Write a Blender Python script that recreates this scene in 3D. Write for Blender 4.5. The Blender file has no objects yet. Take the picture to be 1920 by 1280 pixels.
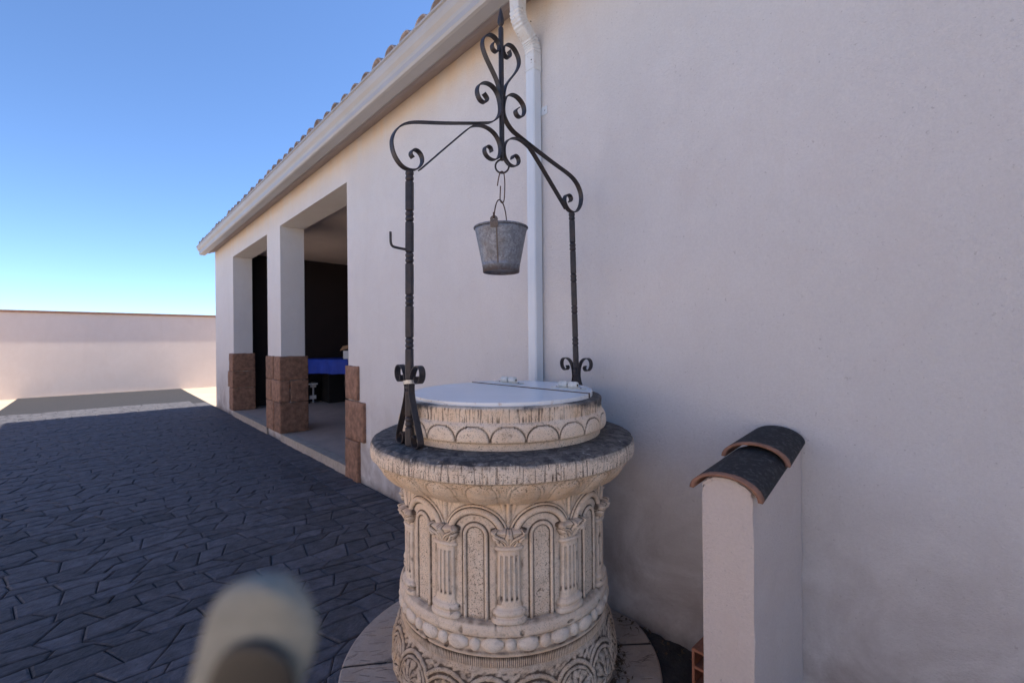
import bpy, bmesh, math, random
import numpy as np
from mathutils import Vector, Matrix

random.seed(7)
rng = np.random.default_rng(11)
SC = bpy.context.scene
COL = SC.collection
PI = math.pi
R = math.radians

# ------------------------------------------------------------------ camera
cam = bpy.data.objects.new('camera', bpy.data.cameras.new('camera'))
COL.objects.link(cam)
SC.camera = cam
cam.data.sensor_width = 36.0
cam.data.lens = 36.0 * 853 / 1920
cam.data.clip_start = 0.01
cam.data.clip_end = 3000
cam.matrix_world = Matrix.Translation((0, 0, 1.40)) @ Matrix.Rotation(R(90), 4, 'X') @ Matrix.Rotation(R(-0.5), 4, 'Z')
cam.data.dof.use_dof = True
cam.data.dof.focus_distance = 2.0
cam.data.dof.aperture_fstop = 4.0

# ------------------------------------------------------------------ world, sun, exposure
SUN_AZ, SUN_EL = R(52), R(51)          # azimuth from +Y towards +X: the sun stands behind the house
w = bpy.data.worlds.new('World')
SC.world = w
w.use_nodes = True
nt = w.node_tree
nt.nodes.clear()
sky = nt.nodes.new('ShaderNodeTexSky')
sky.sky_type = 'NISHITA'
sky.sun_disc = False
sky.sun_elevation = SUN_EL
sky.sun_rotation = SUN_AZ
sky.air_density = 0.78
sky.dust_density = 0.0
sky.altitude = 600
sky.ozone_density = 7.0
bg = nt.nodes.new('ShaderNodeBackground')
bg.inputs['Strength'].default_value = 0.12
wo = nt.nodes.new('ShaderNodeOutputWorld')
nt.links.new(sky.outputs[0], bg.inputs[0])
nt.links.new(bg.outputs[0], wo.inputs[0])

sd = bpy.data.lights.new('sun', 'SUN')
sd.energy = 5.0
sd.angle = R(0.5)
sd.color = (1.0, 0.93, 0.83)
sun = bpy.data.objects.new('sun', sd)
COL.objects.link(sun)
sv = Vector((math.sin(SUN_AZ) * math.cos(SUN_EL), math.cos(SUN_AZ) * math.cos(SUN_EL), math.sin(SUN_EL)))
sun.rotation_euler = sv.to_track_quat('Z', 'Y').to_euler()
sun.location = (0, 0, 20)

SC.view_settings.view_transform = 'Standard'
SC.view_settings.look = 'None'
SC.view_settings.gamma = 1.0
SC.view_settings.use_curve_mapping = False
SC.view_settings.exposure = 1.16
SC.render.engine = 'CYCLES'

# ------------------------------------------------------------------ house frame: u runs along the wall to the left, n into it
TH = R(132.3)
DU = Vector((math.cos(TH), math.sin(TH), 0))
DN = Vector((math.sin(TH), -math.cos(TH), 0))
NW = 1.952                                  # n of the wall's face


def P(u, n, z):
    return Vector((DU.x * u + DN.x * n, DU.y * u + DN.y * n, z))


# ------------------------------------------------------------------ materials
def mat(name):
    m = bpy.data.materials.new(name)
    m.use_nodes = True
    t = m.node_tree
    return m, t, t.nodes['Principled BSDF']


class N:
    """small node helper"""
    def __init__(s, t):
        s.t = t

    def new(s, k, **kw):
        n = s.t.nodes.new(k)
        for a, b in kw.items():
            setattr(n, a, b)
        return n

    def link(s, a, b):
        s.t.links.new(a, b)

    def val(s, sock, v):
        if isinstance(v, (int, float, tuple, list)):
            sock.default_value = v
        else:
            s.link(v, sock)

    def coord(s, kind='Object', scale=(1, 1, 1), rot=(0, 0, 0)):
        c = s.new('ShaderNodeTexCoord')
        m = s.new('ShaderNodeMapping')
        m.inputs['Scale'].default_value = scale
        m.inputs['Rotation'].default_value = rot
        s.link(c.outputs[kind], m.inputs[0])
        return m.outputs[0]

    def noise(s, v, scale, detail=4, rough=.55, dist=0):
        n = s.new('ShaderNodeTexNoise')
        s.link(v, n.inputs['Vector'])
        n.inputs['Scale'].default_value = scale
        n.inputs['Detail'].default_value = detail
        n.inputs['Roughness'].default_value = rough
        n.inputs['Distortion'].default_value = dist
        return n.outputs['Fac']

    def voro(s, v, scale, feature='F1', out='Distance'):
        n = s.new('ShaderNodeTexVoronoi', feature=feature)
        s.link(v, n.inputs['Vector'])
        n.inputs['Scale'].default_value = scale
        return n.outputs[out]

    def ramp(s, f, lo, hi, a=0., b=1.):
        n = s.new('ShaderNodeMapRange')
        n.clamp = True
        s.link(f, n.inputs[0])
        n.inputs[1].default_value = lo
        n.inputs[2].default_value = hi
        n.inputs[3].default_value = a
        n.inputs[4].default_value = b
        return n.outputs[0]

    def mix(s, f, a, b, mode='MIX'):
        n = s.new('ShaderNodeMix', data_type='RGBA', blend_type=mode)
        s.val(n.inputs[0], f)
        for k, v in ((6, a), (7, b)):
            if isinstance(v, tuple):
                n.inputs[k].default_value = (*v, 1) if len(v) == 3 else v
            else:
                s.link(v, n.inputs[k])
        return n.outputs[2]

    def math(s, op, a, b=0.):
        n = s.new('ShaderNodeMath', operation=op)
        s.val(n.inputs[0], a)
        s.val(n.inputs[1], b)
        return n.outputs[0]

    def attr(s, name, out='Fac'):
        n = s.new('ShaderNodeAttribute', attribute_name=name)
        return n.outputs[out]

    def bump(s, h, strength, dist, bsdf, prev=None):
        n = s.new('ShaderNodeBump')
        n.inputs['Strength'].default_value = strength
        n.inputs['Distance'].default_value = dist
        s.link(h, n.inputs['Height'])
        if prev is not None:
            s.link(prev, n.inputs['Normal'])
        s.link(n.outputs[0], bsdf.inputs['Normal'])
        return n.outputs[0]

    def rand(s):
        n = s.new('ShaderNodeObjectInfo')
        return n.outputs['Random']

    def geo(s, out):
        return s.new('ShaderNodeNewGeometry').outputs[out]


def sep_z(h, v):
    n = h.new('ShaderNodeSeparateXYZ')
    h.link(v, n.inputs[0])
    return n.outputs[2]


def simple(name, col, rough=.6, metal=0., var=.15, scale=20., bump=.2, bscale=120., bdist=.001, col2=None, perobj=0.):
    m, t, b = mat(name)
    h = N(t)
    v = h.geo('Position')
    f = h.noise(v, scale, 5, .6)
    f = h.ramp(f, .3, .7)
    c2 = col2 or tuple(c * (1 - var) for c in col)
    c1 = tuple(min(1, c * (1 + var * .6)) for c in col)
    c = h.mix(f, c2, c1)
    if perobj:
        r = h.ramp(h.rand(), 0, 1, 1 - perobj, 1 + perobj)
        cc = h.new('ShaderNodeCombineXYZ')
        for i in range(3):
            h.link(r, cc.inputs[i])
        c = h.mix(1.0, c, cc.outputs[0], 'MULTIPLY')
    h.link(c, b.inputs['Base Color'])
    b.inputs['Roughness'].default_value = rough
    b.inputs['Metallic'].default_value = metal
    if bump:
        h.bump(h.noise(v, bscale, 3, .6), bump, bdist, b)
    return m


# render (stucco) wall
def stucco(name, base, dirt=True):
    m, t, b = mat(name)
    h = N(t)
    v = h.geo('Position')
    big = h.ramp(h.noise(v, 1.3, 4, .55, .4), .35, .68)
    mid = h.ramp(h.noise(v, 9, 4, .6), .3, .75)
    fine = h.ramp(h.noise(v, 105, 3, .75), .30, .72)
    c = h.mix(big, tuple(x * .93 for x in base), base)
    c = h.mix(h.math('MULTIPLY', mid, .25), c, tuple(x * .86 for x in (base[0], base[1] * .97, base[2] * .93)))
    c = h.mix(h.math('MULTIPLY', fine, .34), c, tuple(x * .70 for x in base))
    vt = h.new('ShaderNodeMapping')
    vt.inputs['Scale'].default_value = (1, 1, .22)
    h.link(v, vt.inputs[0])
    run = h.ramp(h.noise(vt.outputs[0], 5.5, 5, .65, .5), .50, .74)
    c = h.mix(h.math('MULTIPLY', run, .22), c, tuple(x * y for x, y in zip(base, (.80, .77, .74))))
    pat = h.ramp(h.noise(v, 2.6, 6, .7, 1.2), .50, .66)
    c = h.mix(h.math('MULTIPLY', pat, .20), c, tuple(x * y for x, y in zip(base, (.86, .80, .78))))
    # sparse darker spots
    sp = h.ramp(h.noise(v, 75, 3, .6), .66, .74)
    c = h.mix(h.math('MULTIPLY', sp, .42), c, (.28, .25, .24))
    if dirt:  # flag also brings in the painted low shade and eave bounce
        z = sep_z(h, v)
        low = h.ramp(z, .02, .95, 1., 0.)  # splash dirt, with the shade low on the wall put into the colour
        lown = h.math('MULTIPLY', low, h.ramp(h.noise(v, 3.2, 5, .65, .6), .32, .62))
        c = h.mix(h.math('MULTIPLY', lown, .75), c, (.27, .215, .19))
        base_s = h.ramp(h.math('ADD', z, h.math('MULTIPLY', h.noise(v, 11, 4), .10)), .05, .13, 1., 0.)
        c = h.mix(h.math('MULTIPLY', base_s, .6), c, (.13, .11, .10))
        # warm bounced light below the gutter, painted as a streaky ochre tint
        vs = h.new('ShaderNodeMapping')
        vs.inputs['Scale'].default_value = (1, 1, .16)
        h.link(v, vs.inputs[0])
        top = h.ramp(z, 3.12, 3.46, 0., 1.)
        st = h.math('MULTIPLY', top, h.ramp(h.noise(vs.outputs[0], 6, 4, .6), .25, .7))
        c = h.mix(h.math('MULTIPLY', st, .5), c, (.80, .55, .30))
    h.link(c, b.inputs['Base Color'])
    b.inputs['Roughness'].default_value = .92
    b.inputs['Specular IOR Level'].default_value = .2
    bh = h.math('ADD', h.math('MULTIPLY', h.noise(v, 230, 3, .7), 1.), h.math('MULTIPLY', h.noise(v, 60, 3, .6), .8))
    h.bump(bh, 1.0, .006, b)
    return m


M = {}
M['wall'] = stucco('stucco', (.78, .755, .738))
M['lowwall'] = stucco('stucco_low', (.78, .68, .62), dirt=False)


# cast stone of the well, with stains carried by mesh attributes: cav (dirt in the carving; on the base also painted shade), grime (black lichen), warm (ochre stain)
def stone_mat(name, c0=(.715, .545, .395), c1=(.84, .695, .535), c2=(.86, .77, .65)):
    m, t, b = mat(name)
    h = N(t)
    v = h.geo('Position')
    n1 = h.ramp(h.noise(v, 5, 5, .6, .3), .3, .7)
    n2 = h.ramp(h.noise(v, 26, 5, .65), .3, .72)
    c = h.mix(n1, c0, c1)
    c = h.mix(h.math('MULTIPLY', n2, .5), c, c2)
    # warm stain, lightened to make up for little light under the bowl
    wm = h.math('MULTIPLY', h.attr('warm'), h.ramp(h.noise(v, 9, 4, .6, .5), .25, .7))
    c = h.mix(h.math('MULTIPLY', wm, .85), c, (.70, .43, .21))
    # grey patches
    g = h.ramp(h.noise(v, 14, 5, .7, .4), .54, .72)
    c = h.mix(h.math('MULTIPLY', g, .45), c, (.27, .22, .18))
    # pores
    p1 = h.ramp(h.noise(v, 240, 2, .6), .57, .64)
    p2 = h.ramp(h.noise(v, 80, 2, .5), .65, .71)
    pits = h.math('MULTIPLY', h.math('MAXIMUM', p1, p2), h.ramp(h.math('ADD', h.attr('pit'), h.noise(v, 12, 3)), .5, 1.15, .22, 1.))
    c = h.mix(h.math('MULTIPLY', pits, .8), c, (.13, .085, .055))
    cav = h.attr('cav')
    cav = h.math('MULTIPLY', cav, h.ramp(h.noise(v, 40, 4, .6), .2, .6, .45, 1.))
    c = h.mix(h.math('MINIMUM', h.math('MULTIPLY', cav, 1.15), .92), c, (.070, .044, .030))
    # black lichen / weathering film
    gn = h.math('ADD', h.math('MULTIPLY', h.noise(v, 60, 5, .75), .9), h.math('MULTIPLY', h.noise(v, 9, 4, .6), .55))
    gr = h.ramp(h.math('SUBTRACT', h.math('MULTIPLY', h.attr('grime'), 1.5), gn), -.20, .20)
    gc = h.mix(h.ramp(h.noise(v, 24, 6, .75, .6), .40, .70), (.058, .053, .052), (.25, .225, .20))
    spk = h.ramp(h.noise(v, 28, 5, .75, .8), .62, .69)
    gc = h.mix(h.math('MULTIPLY', spk, .8), gc, (.50, .47, .44))
    c = h.mix(gr, c, gc)
    h.link(c, b.inputs['Base Color'])
    b.inputs['Roughness'].default_value = .88
    b.inputs['Specular IOR Level'].default_value = .25
    bh = h.math('SUBTRACT', h.noise(v, 120, 4, .7), h.math('MULTIPLY', pits, .9))
    h.bump(bh, .7, .0022, b)
    return m


M['stone'] = stone_mat('cast_stone')
M['slab_top'] = stone_mat('slab_stone', (.36, .285, .225), (.48, .39, .32), (.50, .43, .37))


def iron_mat():
    m, t, b = mat('iron')
    h = N(t)
    v = h.geo('Position')
    a = h.ramp(h.noise(v, 45, 5, .65), .35, .7)
    c = h.mix(a, (.018, .017, .021), (.038, .035, .040))
    r = h.ramp(h.noise(v, 18, 5, .7, .6), .48, .66)
    c = h.mix(h.math('MULTIPLY', r, .45), c, (.07, .043, .032))
    h.link(c, b.inputs['Base Color'])
    b.inputs['Roughness'].default_value = .52
    b.inputs['Metallic'].default_value = .15
    h.bump(h.noise(v, 180, 4, .6), .4, .0015, b)
    return m


M['iron'] = iron_mat()
M['rust'] = simple('rusty_wire', (.085, .045, .03), .75, .3, .4, 60, .4, 300)


def galv():
    m, t, b = mat('galvanised')
    h = N(t)
    v = h.coord('Object')
    cell = h.new('ShaderNodeTexVoronoi')
    h.link(v, cell.inputs['Vector'])
    cell.inputs['Scale'].default_value = 130
    cb = h.ramp(sep_z(h, cell.outputs['Color']), 0, 1)
    c = h.mix(cb, (.15, .165, .195), (.27, .29, .325))
    bl = h.ramp(h.noise(v, 16, 5, .7, .4), .4, .68)
    c = h.mix(h.math('MULTIPLY', bl, .6), c, (.13, .125, .125))
    wh = h.ramp(h.noise(v, 55, 3, .6), .68, .75)
    c = h.mix(h.math('MULTIPLY', wh, .4), c, (.55, .56, .57))
    z = sep_z(h, v)
    low = h.ramp(h.math('ADD', z, h.math('MULTIPLY', h.noise(v, 30, 4), .05)), -.168, -.150, 1, 0)
    ru = h.math('MAXIMUM', h.math('MULTIPLY', low, .55), h.math('MULTIPLY', h.ramp(h.noise(v, 11, 4, .6), .55, .7), .5))
    c = h.mix(ru, c, (.15, .095, .065))
    h.link(c, b.inputs['Base Color'])
    b.inputs['Metallic'].default_value = .45
    b.inputs['Roughness'].default_value = .52
    h.bump(h.noise(v, 40, 4, .6), .3, .002, b)
    return m


M['galv'] = galv()
M['galv_rust'] = simple('rusty_galvanised', (.13, .11, .10), .6, .3, .35, 90, .3, 200)


def lid_mat():
    m, t, b = mat('white_lid_paint')
    h = N(t)
    v = h.geo('Position')
    c = h.mix(h.ramp(h.noise(v, 4, 4, .6), .3, .7), (.74, .80, .84), (.81, .86, .89))
    e = h.ramp(h.noise(v, 30, 5, .7, .5), .57, .66)
    c = h.mix(h.math('MULTIPLY', h.math('MULTIPLY', e, h.attr('edge')), .8), c, (.35, .20, .11))
    c = h.mix(h.math('MULTIPLY', h.attr('edge'), .45), c, (.80, .72, .63))
    s = h.ramp(h.noise(v, 130, 2, .5), .72, .77)
    c = h.mix(h.math('MULTIPLY', s, .3), c, (.3, .26, .22))
    c = h.mix(h.math('MULTIPLY', h.ramp(h.attr('joint'), .4, .9), .9), c, (.10, .07, .05))
    h.link(c, b.inputs['Base Color'])
    b.inputs['Roughness'].default_value = .26
    h.bump(h.noise(v, 22, 4, .6), .25, .002, b)
    return m


M['lid'] = lid_mat()


def pipe_mat(name, stain):
    m, t, b = mat(name)
    h = N(t)
    v = h.geo('Position')
    c = h.mix(h.ramp(h.noise(v, 3, 4, .6), .3, .7), (.60, .65, .69), (.66, .705, .745))
    if stain:
        s = h.ramp(h.noise(v, 22, 5, .7, .7), .50, .72)
        c = h.mix(h.math('MULTIPLY', s, .42), c, (.42, .29, .17))
        c = h.mix(.25, c, (.72, .66, .55))
        s2 = h.ramp(h.noise(v, 34, 4, .7, .9), .62, .70)
        c = h.mix(h.math('MULTIPLY', s2, .6), c, (.16, .09, .05))
    else:
        vs = h.new('ShaderNodeMapping')
        vs.inputs['Scale'].default_value = (1, 1, .05)
        h.link(v, vs.inputs[0])
        s = h.ramp(h.noise(vs.outputs[0], 90, 3, .6), .5, .8)
        c = h.mix(h.math('MULTIPLY', s, .14), c, (.5, .5, .5))
    h.link(c, b.inputs['Base Color'])
    b.inputs['Roughness'].default_value = .42
    return m


M['pipe'] = pipe_mat('white_pipe', False)
M['pipe_stain'] = pipe_mat('stained_white_pipe', True)
M['gutter'] = simple('cream_gutter', (.40, .41, .43), .42, 0, .05, 2.5, .1, 60, .001, col2=(.385, .375, .365))
M['cornice'] = simple('cornice_render', (.41, .35, .33), .9, 0, .08, 4, .6, 150, .003)
M['terracotta'] = simple('terracotta', (.30, .155, .10), .85, 0, .4, 25, .5, 150, .002, perobj=.12)
M['roof_tile'] = simple('roof_tile_clay', (.33, .27, .245), .85, 0, .4, 16, .5, 100, .002, perobj=.25)
M['brick'] = simple('red_brick', (.36, .155, .095), .85, 0, .25, 40, .4, 200, .001)
M['paver'] = simple('slate_paver', (.070, .068, .079), .74, 0, .50, 13, 1.0, 42, .008, perobj=.34)
M['grout'] = simple('paver_joint', (.020, .020, .026), .95, 0, .4, 30, .6, 120, .004)
M['soil'] = simple('dark_soil', (.045, .038, .034), .95, 0, .5, 14, 1., 70, .01)
M['earth'] = simple('pale_earth', (.50, .39, .29), .95, 0, .15, 1.2, .6, 20, .02)
M['quoin'] = simple('brown_stone', (.26, .142, .092), .88, 0, .48, 16, 1., 45, .010, perobj=.16)
M['kerb'] = simple('kerb_concrete', (.38, .33, .28), .85, 0, .2, 18, .5, 90, .003, perobj=.06)
M['floor'] = simple('porch_floor_tile', (.44, .36, .31), .6, 0, .18, 6, .3, 50, .002)
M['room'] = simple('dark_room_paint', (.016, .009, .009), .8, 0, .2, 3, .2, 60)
M['ceil'] = simple('ceiling_plaster', (.66, .56, .50), .9, 0, .08, 2, .3, 60)
M['blue'] = simple('blue_cloth', (.008, .042, .34), .75, 0, .2, 6, .4, 200)
M['black'] = simple('black_plastic', (.012, .012, .012), .5, 0, .2, 10, 0)
M['white'] = simple('white_plastic', (.65, .66, .68), .5, 0, .08, 10, 0)
M['red'] = simple('red_plastic', (.45, .03, .04), .5, 0, .1, 10, 0)
M['cardboard'] = simple('brown_card', (.33, .19, .10), .8, 0, .1, 20, 0)
M['strap'] = simple('pale_strap', (.25, .24, .195), .85, 0, .15, 300, .4, 1500, .0003)
M['clamp'] = simple('zinc_clamp', (.45, .45, .44), .4, .6, .3, 120, .1, 200)
M['leaf'] = simple('dry_leaf', (.12, .075, .04), .9, 0, .5, 30, 0)
M['hill'] = simple('hill_scrub', (.10, .11, .06), .95, 0, .5, .05, 0)
M['hinge'] = simple('hinge_paint', (.72, .70, .62), .45, 0, .2, 60, .3, 150)
M['greencloth'] = simple('green_foliage', (.03, .07, .03), .8, 0, .3, 30, 0)


# ------------------------------------------------------------------ object helpers
def thing(name, label, cat, loc=(0, 0, 0), group=None, kind=None):
    o = bpy.data.objects.new(name, None)
    COL.objects.link(o)
    o.location = loc
    o.empty_display_size = .1
    tag(o, label, cat, group, kind)
    return o


def tag(o, label=None, cat=None, group=None, kind=None):
    if label:
        o['label'] = label
    if cat:
        o['category'] = cat
    if group:
        o['group'] = group
    if kind:
        o['kind'] = kind
    return o


def origin_of(par):
    v = Vector((0, 0, 0))
    while par is not None:
        v += par.location
        par = par.parent
    return v


def link_mesh(name, me, m, parent=None, origin=None, smooth=False):
    """me is in world coordinates; its origin is moved to `origin` and it is parented"""
    if origin is None:
        origin = Vector((0, 0, 0))
        if len(me.vertices):
            a = np.empty(len(me.vertices) * 3, dtype=np.float32)
            me.vertices.foreach_get('co', a)
            a = a.reshape(-1, 3)
            lo, hi = a.min(0), a.max(0)
            origin = Vector(((lo[0] + hi[0]) / 2, (lo[1] + hi[1]) / 2, lo[2]))
    origin = Vector(origin)
    me.transform(Matrix.Translation(-origin))
    o = bpy.data.objects.new(name, me)
    COL.objects.link(o)
    if m is not None:
        me.materials.append(m)
    if smooth:
        me.polygons.foreach_set('use_smooth', [True] * len(me.polygons))
    if parent is not None:
        o.parent = parent
        o.location = origin - origin_of(parent)
    else:
        o.location = origin
    return o


def obj(name, bm, m, parent=None, origin=None, smooth=False, bevel=0, seg=2):
    if bevel:
        es = [e for e in bm.edges if len(e.link_faces) == 2 and e.calc_face_angle(0) > .6]
        bmesh.ops.bevel(bm, geom=es, offset=bevel, segments=seg, profile=.6, affect='EDGES', clamp_overlap=True)
    bmesh.ops.recalc_face_normals(bm, faces=bm.faces)
    me = bpy.data.meshes.new(name)
    bm.to_mesh(me)
    bm.free()
    return link_mesh(name, me, m, parent, origin, smooth)


def box_uvn(bm, u0, u1, n0, n1, z0, z1):
    vs = [bm.verts.new(P(u, n, z)) for z in (z0, z1) for (u, n) in ((u0, n0), (u1, n0), (u1, n1), (u0, n1))]
    for f in ((0, 1, 2, 3), (4, 5, 6, 7), (0, 1, 5, 4), (1, 2, 6, 5), (2, 3, 7, 6), (3, 0, 4, 7)):
        bm.faces.new([vs[i] for i in f])


def BM():
    return bmesh.new()


def catmull(pts, k=8):
    pts = [Vector(p) for p in pts]
    out = []
    for i in range(len(pts) - 1):
        p0 = pts[max(i - 1, 0)]
        p1, p2 = pts[i], pts[i + 1]
        p3 = pts[min(i + 2, len(pts) - 1)]
        for j in range(k):
            t = j / k
            out.append(.5 * ((2 * p1) + (p2 - p0) * t + (2 * p0 - 5 * p1 + 4 * p2 - p3) * t * t + (3 * p1 - p0 - 3 * p2 + p3) * t ** 3))
    out.append(pts[-1])
    return out


def smooth_open(pts, it=2):
    for _ in range(it):
        pts = [pts[0]] + [(pts[i - 1] + pts[i] * 2 + pts[i + 1]) / 4 for i in range(1, len(pts) - 1)] + [pts[-1]]
    return pts


def sweep(bm, path, section, side=None, cap=True, closed=False):
    """sweep a section [(a, b)]: a along `side` (or a parallel frame), b along the in-plane normal"""
    rings = []
    n = len(path)
    prev = None
    for i, p in enumerate(path):
        a = path[(i - 1) % n] if (closed or i) else path[0]
        c = path[(i + 1) % n] if (closed or i < n - 1) else path[-1]
        tdir = (c - a).normalized()
        if side is not None:
            s = side
        else:
            if prev is None:
                s = tdir.cross(Vector((.13, .31, .94))).normalized()
            else:
                s = (prev - tdir * prev.dot(tdir)).normalized()
            prev = s
        b = tdir.cross(s).normalized()
        rings.append([bm.verts.new(p + s * x + b * y) for x, y in section])
    k = len(section)
    for i in range(n if closed else n - 1):
        r0, r1 = rings[i], rings[(i + 1) % n]
        for j in range(k):
            bm.faces.new((r0[j], r0[(j + 1) % k], r1[(j + 1) % k], r1[j]))
    if cap and not closed:
        bm.faces.new(rings[0])
        bm.faces.new(rings[-1])


def circ(r, k=10):
    return [(r * math.cos(2 * PI * i / k), r * math.sin(2 * PI * i / k)) for i in range(k)]


def flat(wd, th):
    c = min(th * .3, .0012)
    a, b = wd / 2, th / 2
    return [(-a + c, -b), (a - c, -b), (a, -b + c), (a, b - c), (a - c, b), (-a + c, b), (-a, b - c), (-a, -b + c)]


def lathe(bm, prof, c, k=32, fn=None, cap0=True, cap1=True):
    rings = []
    for r, z in prof:
        ring = []
        for i in range(k):
            a = 2 * PI * i / k
            rr = r * (fn(a, z) if fn else 1)
            ring.append(bm.verts.new((c[0] + rr * math.cos(a), c[1] + rr * math.sin(a), z)))
        rings.append(ring)
    for r0, r1 in zip(rings, rings[1:]):
        for j in range(k):
            bm.faces.new((r0[j], r0[(j + 1) % k], r1[(j + 1) % k], r1[j]))
    if cap0:
        bm.faces.new(rings[0])
    if cap1:
        bm.faces.new(rings[-1])


# smooth periodic value noise on numpy arrays
_tab = rng.random((256, 256))


def vn(x, y, px=None):
    """value noise; px = integer period in x"""
    xi = np.floor(x).astype(int)
    yi = np.floor(y).astype(int)
    fx, fy = x - xi, y - yi
    fx = fx * fx * (3 - 2 * fx)
    fy = fy * fy * (3 - 2 * fy)
    x0 = xi % px if px else xi
    x1 = (xi + 1) % px if px else xi + 1
    g = lambda a, b: _tab[a % 256, b % 256]
    return (g(x0, yi) * (1 - fx) + g(x1, yi) * fx) * (1 - fy) + (g(x0, yi + 1) * (1 - fx) + g(x1, yi + 1) * fx) * fy


def sstep(a, b, x):
    t = np.clip((x - a) / (b - a), 0, 1)
    return t * t * (3 - 2 * t)


def ridge(d, w):
    """rounded ridge of half-width w around distance 0"""
    return np.sqrt(np.clip(1 - (d / w) ** 2, 0, 1))


def mesh_grid(name, V, attrs, wrap=True):
    """V: (rows, cols, 3); wrap closes the columns"""
    rws, cls = V.shape[:2]
    me = bpy.data.meshes.new(name)
    me.vertices.add(rws * cls)
    me.vertices.foreach_set('co', V.reshape(-1).astype(np.float32))
    idx = np.arange(rws * cls).reshape(rws, cls)
    if wrap:
        nx = np.roll(idx, -1, axis=1)
        a, b, c, d = idx[:-1], nx[:-1], nx[1:], idx[1:]
    else:
        a, b, c, d = idx[:-1, :-1], idx[:-1, 1:], idx[1:, 1:], idx[1:, :-1]
    q = np.stack([a, b, c, d], -1).reshape(-1)
    nf = len(q) // 4
    me.loops.add(nf * 4)
    me.loops.foreach_set('vertex_index', q.astype(np.int32))
    me.polygons.add(nf)
    me.polygons.foreach_set('loop_start', np.arange(0, nf * 4, 4, dtype=np.int32))
    me.polygons.foreach_set('use_smooth', [True] * nf)
    me.update(calc_edges=True)
    for k, arr in attrs.items():
        at = me.attributes.new(k, 'FLOAT', 'POINT')
        at.data.foreach_set('value', np.clip(arr, 0, 1).reshape(-1).astype(np.float32))
    return me


WC = Vector((-.045, 2.06, 0))          # the well's axis
WT0 = math.atan2(-WC.y, -WC.x)         # polar angle that faces the camera


def blur2(a, k):
    for _ in range(k):
        a = (np.roll(a, 1, 1) + a * 2 + np.roll(a, -1, 1)) / 4
        p = np.pad(a, ((1, 1), (0, 0)), 'edge')
        a = (p[:-2] + p[1:-1] * 2 + p[2:]) / 4
    return a


def revolve(name, prof, nth, ns, relief, attrs=None, cavk=60., parent=None, rough=.0006, centre=None):
    """surface of revolution with carved relief; theta = 0 faces the camera, positive to its right"""
    c = centre or WC
    pr = np.array(prof, float)
    d = np.r_[0, np.cumsum(np.hypot(*np.diff(pr, axis=0).T))]
    s = np.linspace(0, d[-1], ns)
    r = np.interp(s, d, pr[:, 0])
    z = np.interp(s, d, pr[:, 1])
    tr, tz = np.gradient(r), np.gradient(z)
    L = np.hypot(tr, tz) + 1e-12
    nr, nz = tz / L, -tr / L                        # profile runs bottom to top: the outside is to its right
    th = np.linspace(-PI, PI, nth, endpoint=False)
    T, Rr = np.meshgrid(th, r)
    _, Z = np.meshgrid(th, z)
    _, S = np.meshgrid(th, s)
    h = relief(T, Rr, Z, S) if relief else np.zeros_like(T)
    rn = (vn((T + PI) / (2 * PI) * 240, S * 90, 240) - .5) + .6 * (vn((T + PI) / (2 * PI) * 700, S * 260, 700) - .5)
    h = h + rn * rough
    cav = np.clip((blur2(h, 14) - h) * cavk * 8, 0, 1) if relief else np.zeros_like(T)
    A = {'cav': cav, 'grime': np.zeros_like(T), 'warm': np.zeros_like(T), 'pit': np.zeros_like(T)}
    if attrs:
        A.update(attrs(T, Rr, Z, S, h, A))
    RR = Rr + nr[:, None] * h
    ZZ = Z + nz[:, None] * h
    ang = WT0 + T
    V = np.stack([c.x + RR * np.cos(ang), c.y + RR * np.sin(ang), ZZ], -1)
    me = mesh_grid(name, V, A)
    return link_mesh(name, me, M['stone'], parent, origin=(c.x, c.y, float(z.min())))


# ================================================================== SETTING
def sheet(name, pts, z, m, label=None, kind='structure', thick=0):
    bm = BM()
    bm.faces.new([bm.verts.new((x, y, z)) for x, y in pts])
    bmesh.ops.recalc_face_normals(bm, faces=bm.faces)
    for f in bm.faces:
        if f.normal.z < 0:
            f.normal_flip()
    me = bpy.data.meshes.new(name)
    bm.to_mesh(me)
    bm.free()
    o = link_mesh(name, me, m, None, origin=(0, 0, z))
    o['kind'] = kind
    if label:
        o['label'] = label
    return o


sheet('ground', [(-1500, -1500), (1500, -1500), (1500, 1500), (-1500, 1500)], -.035, M['earth'], 'pale dry earth beyond the paving')


def uvrect(u0, u1, n0, n1):
    return [tuple(P(u, n, 0).xy) for u, n in ((u0, n0), (u1, n0), (u1, n1), (u0, n1))]


paving = sheet('paving', uvrect(-5, 17.95, -1.6, NW), -.012, M['grout'], 'dark grey stone paving of the yard')
soil_pts = uvrect(-.5, 1.95, 1.02, NW)


def hills():
    bm = BM()
    row = []
    for i in range(121):
        a = 2 * PI * i / 120
        hh = 18 + 14 * math.sin(a * 3 + 1) + 9 * math.sin(a * 7 + 2) + 4 * math.sin(a * 17)
        row.append([bm.verts.new((math.cos(a) * d, math.sin(a) * d, z)) for d, z in ((620, -3), (700, hh * .6), (800, hh), (950, -5))])
    for a, b in zip(row, row[1:]):
        for j in range(3):
            bm.faces.new((a[j], a[j + 1], b[j + 1], b[j]))
    o = obj('hills', bm, M['hill'], smooth=True, origin=(0, 0, -5))
    o['kind'] = 'structure'
    o['label'] = 'low scrub covered hills on the horizon'


hills()

# ---- paving stones
FX = 853.


def proj(p):
    if p.y < .05:
        return None
    a, b = p.x / p.y * FX, (1.4 - p.z) / p.y * FX
    return 960 + a + .0087 * b, 640 - .0087 * a + b


def wob(n, r):
    return .045 * math.sin(2.4 * n + .5 * math.sin(r * .45)) + .022 * math.sin(6.1 * n + r * .9) + .012 * math.sin(11 * n + r * 2.1)


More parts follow.
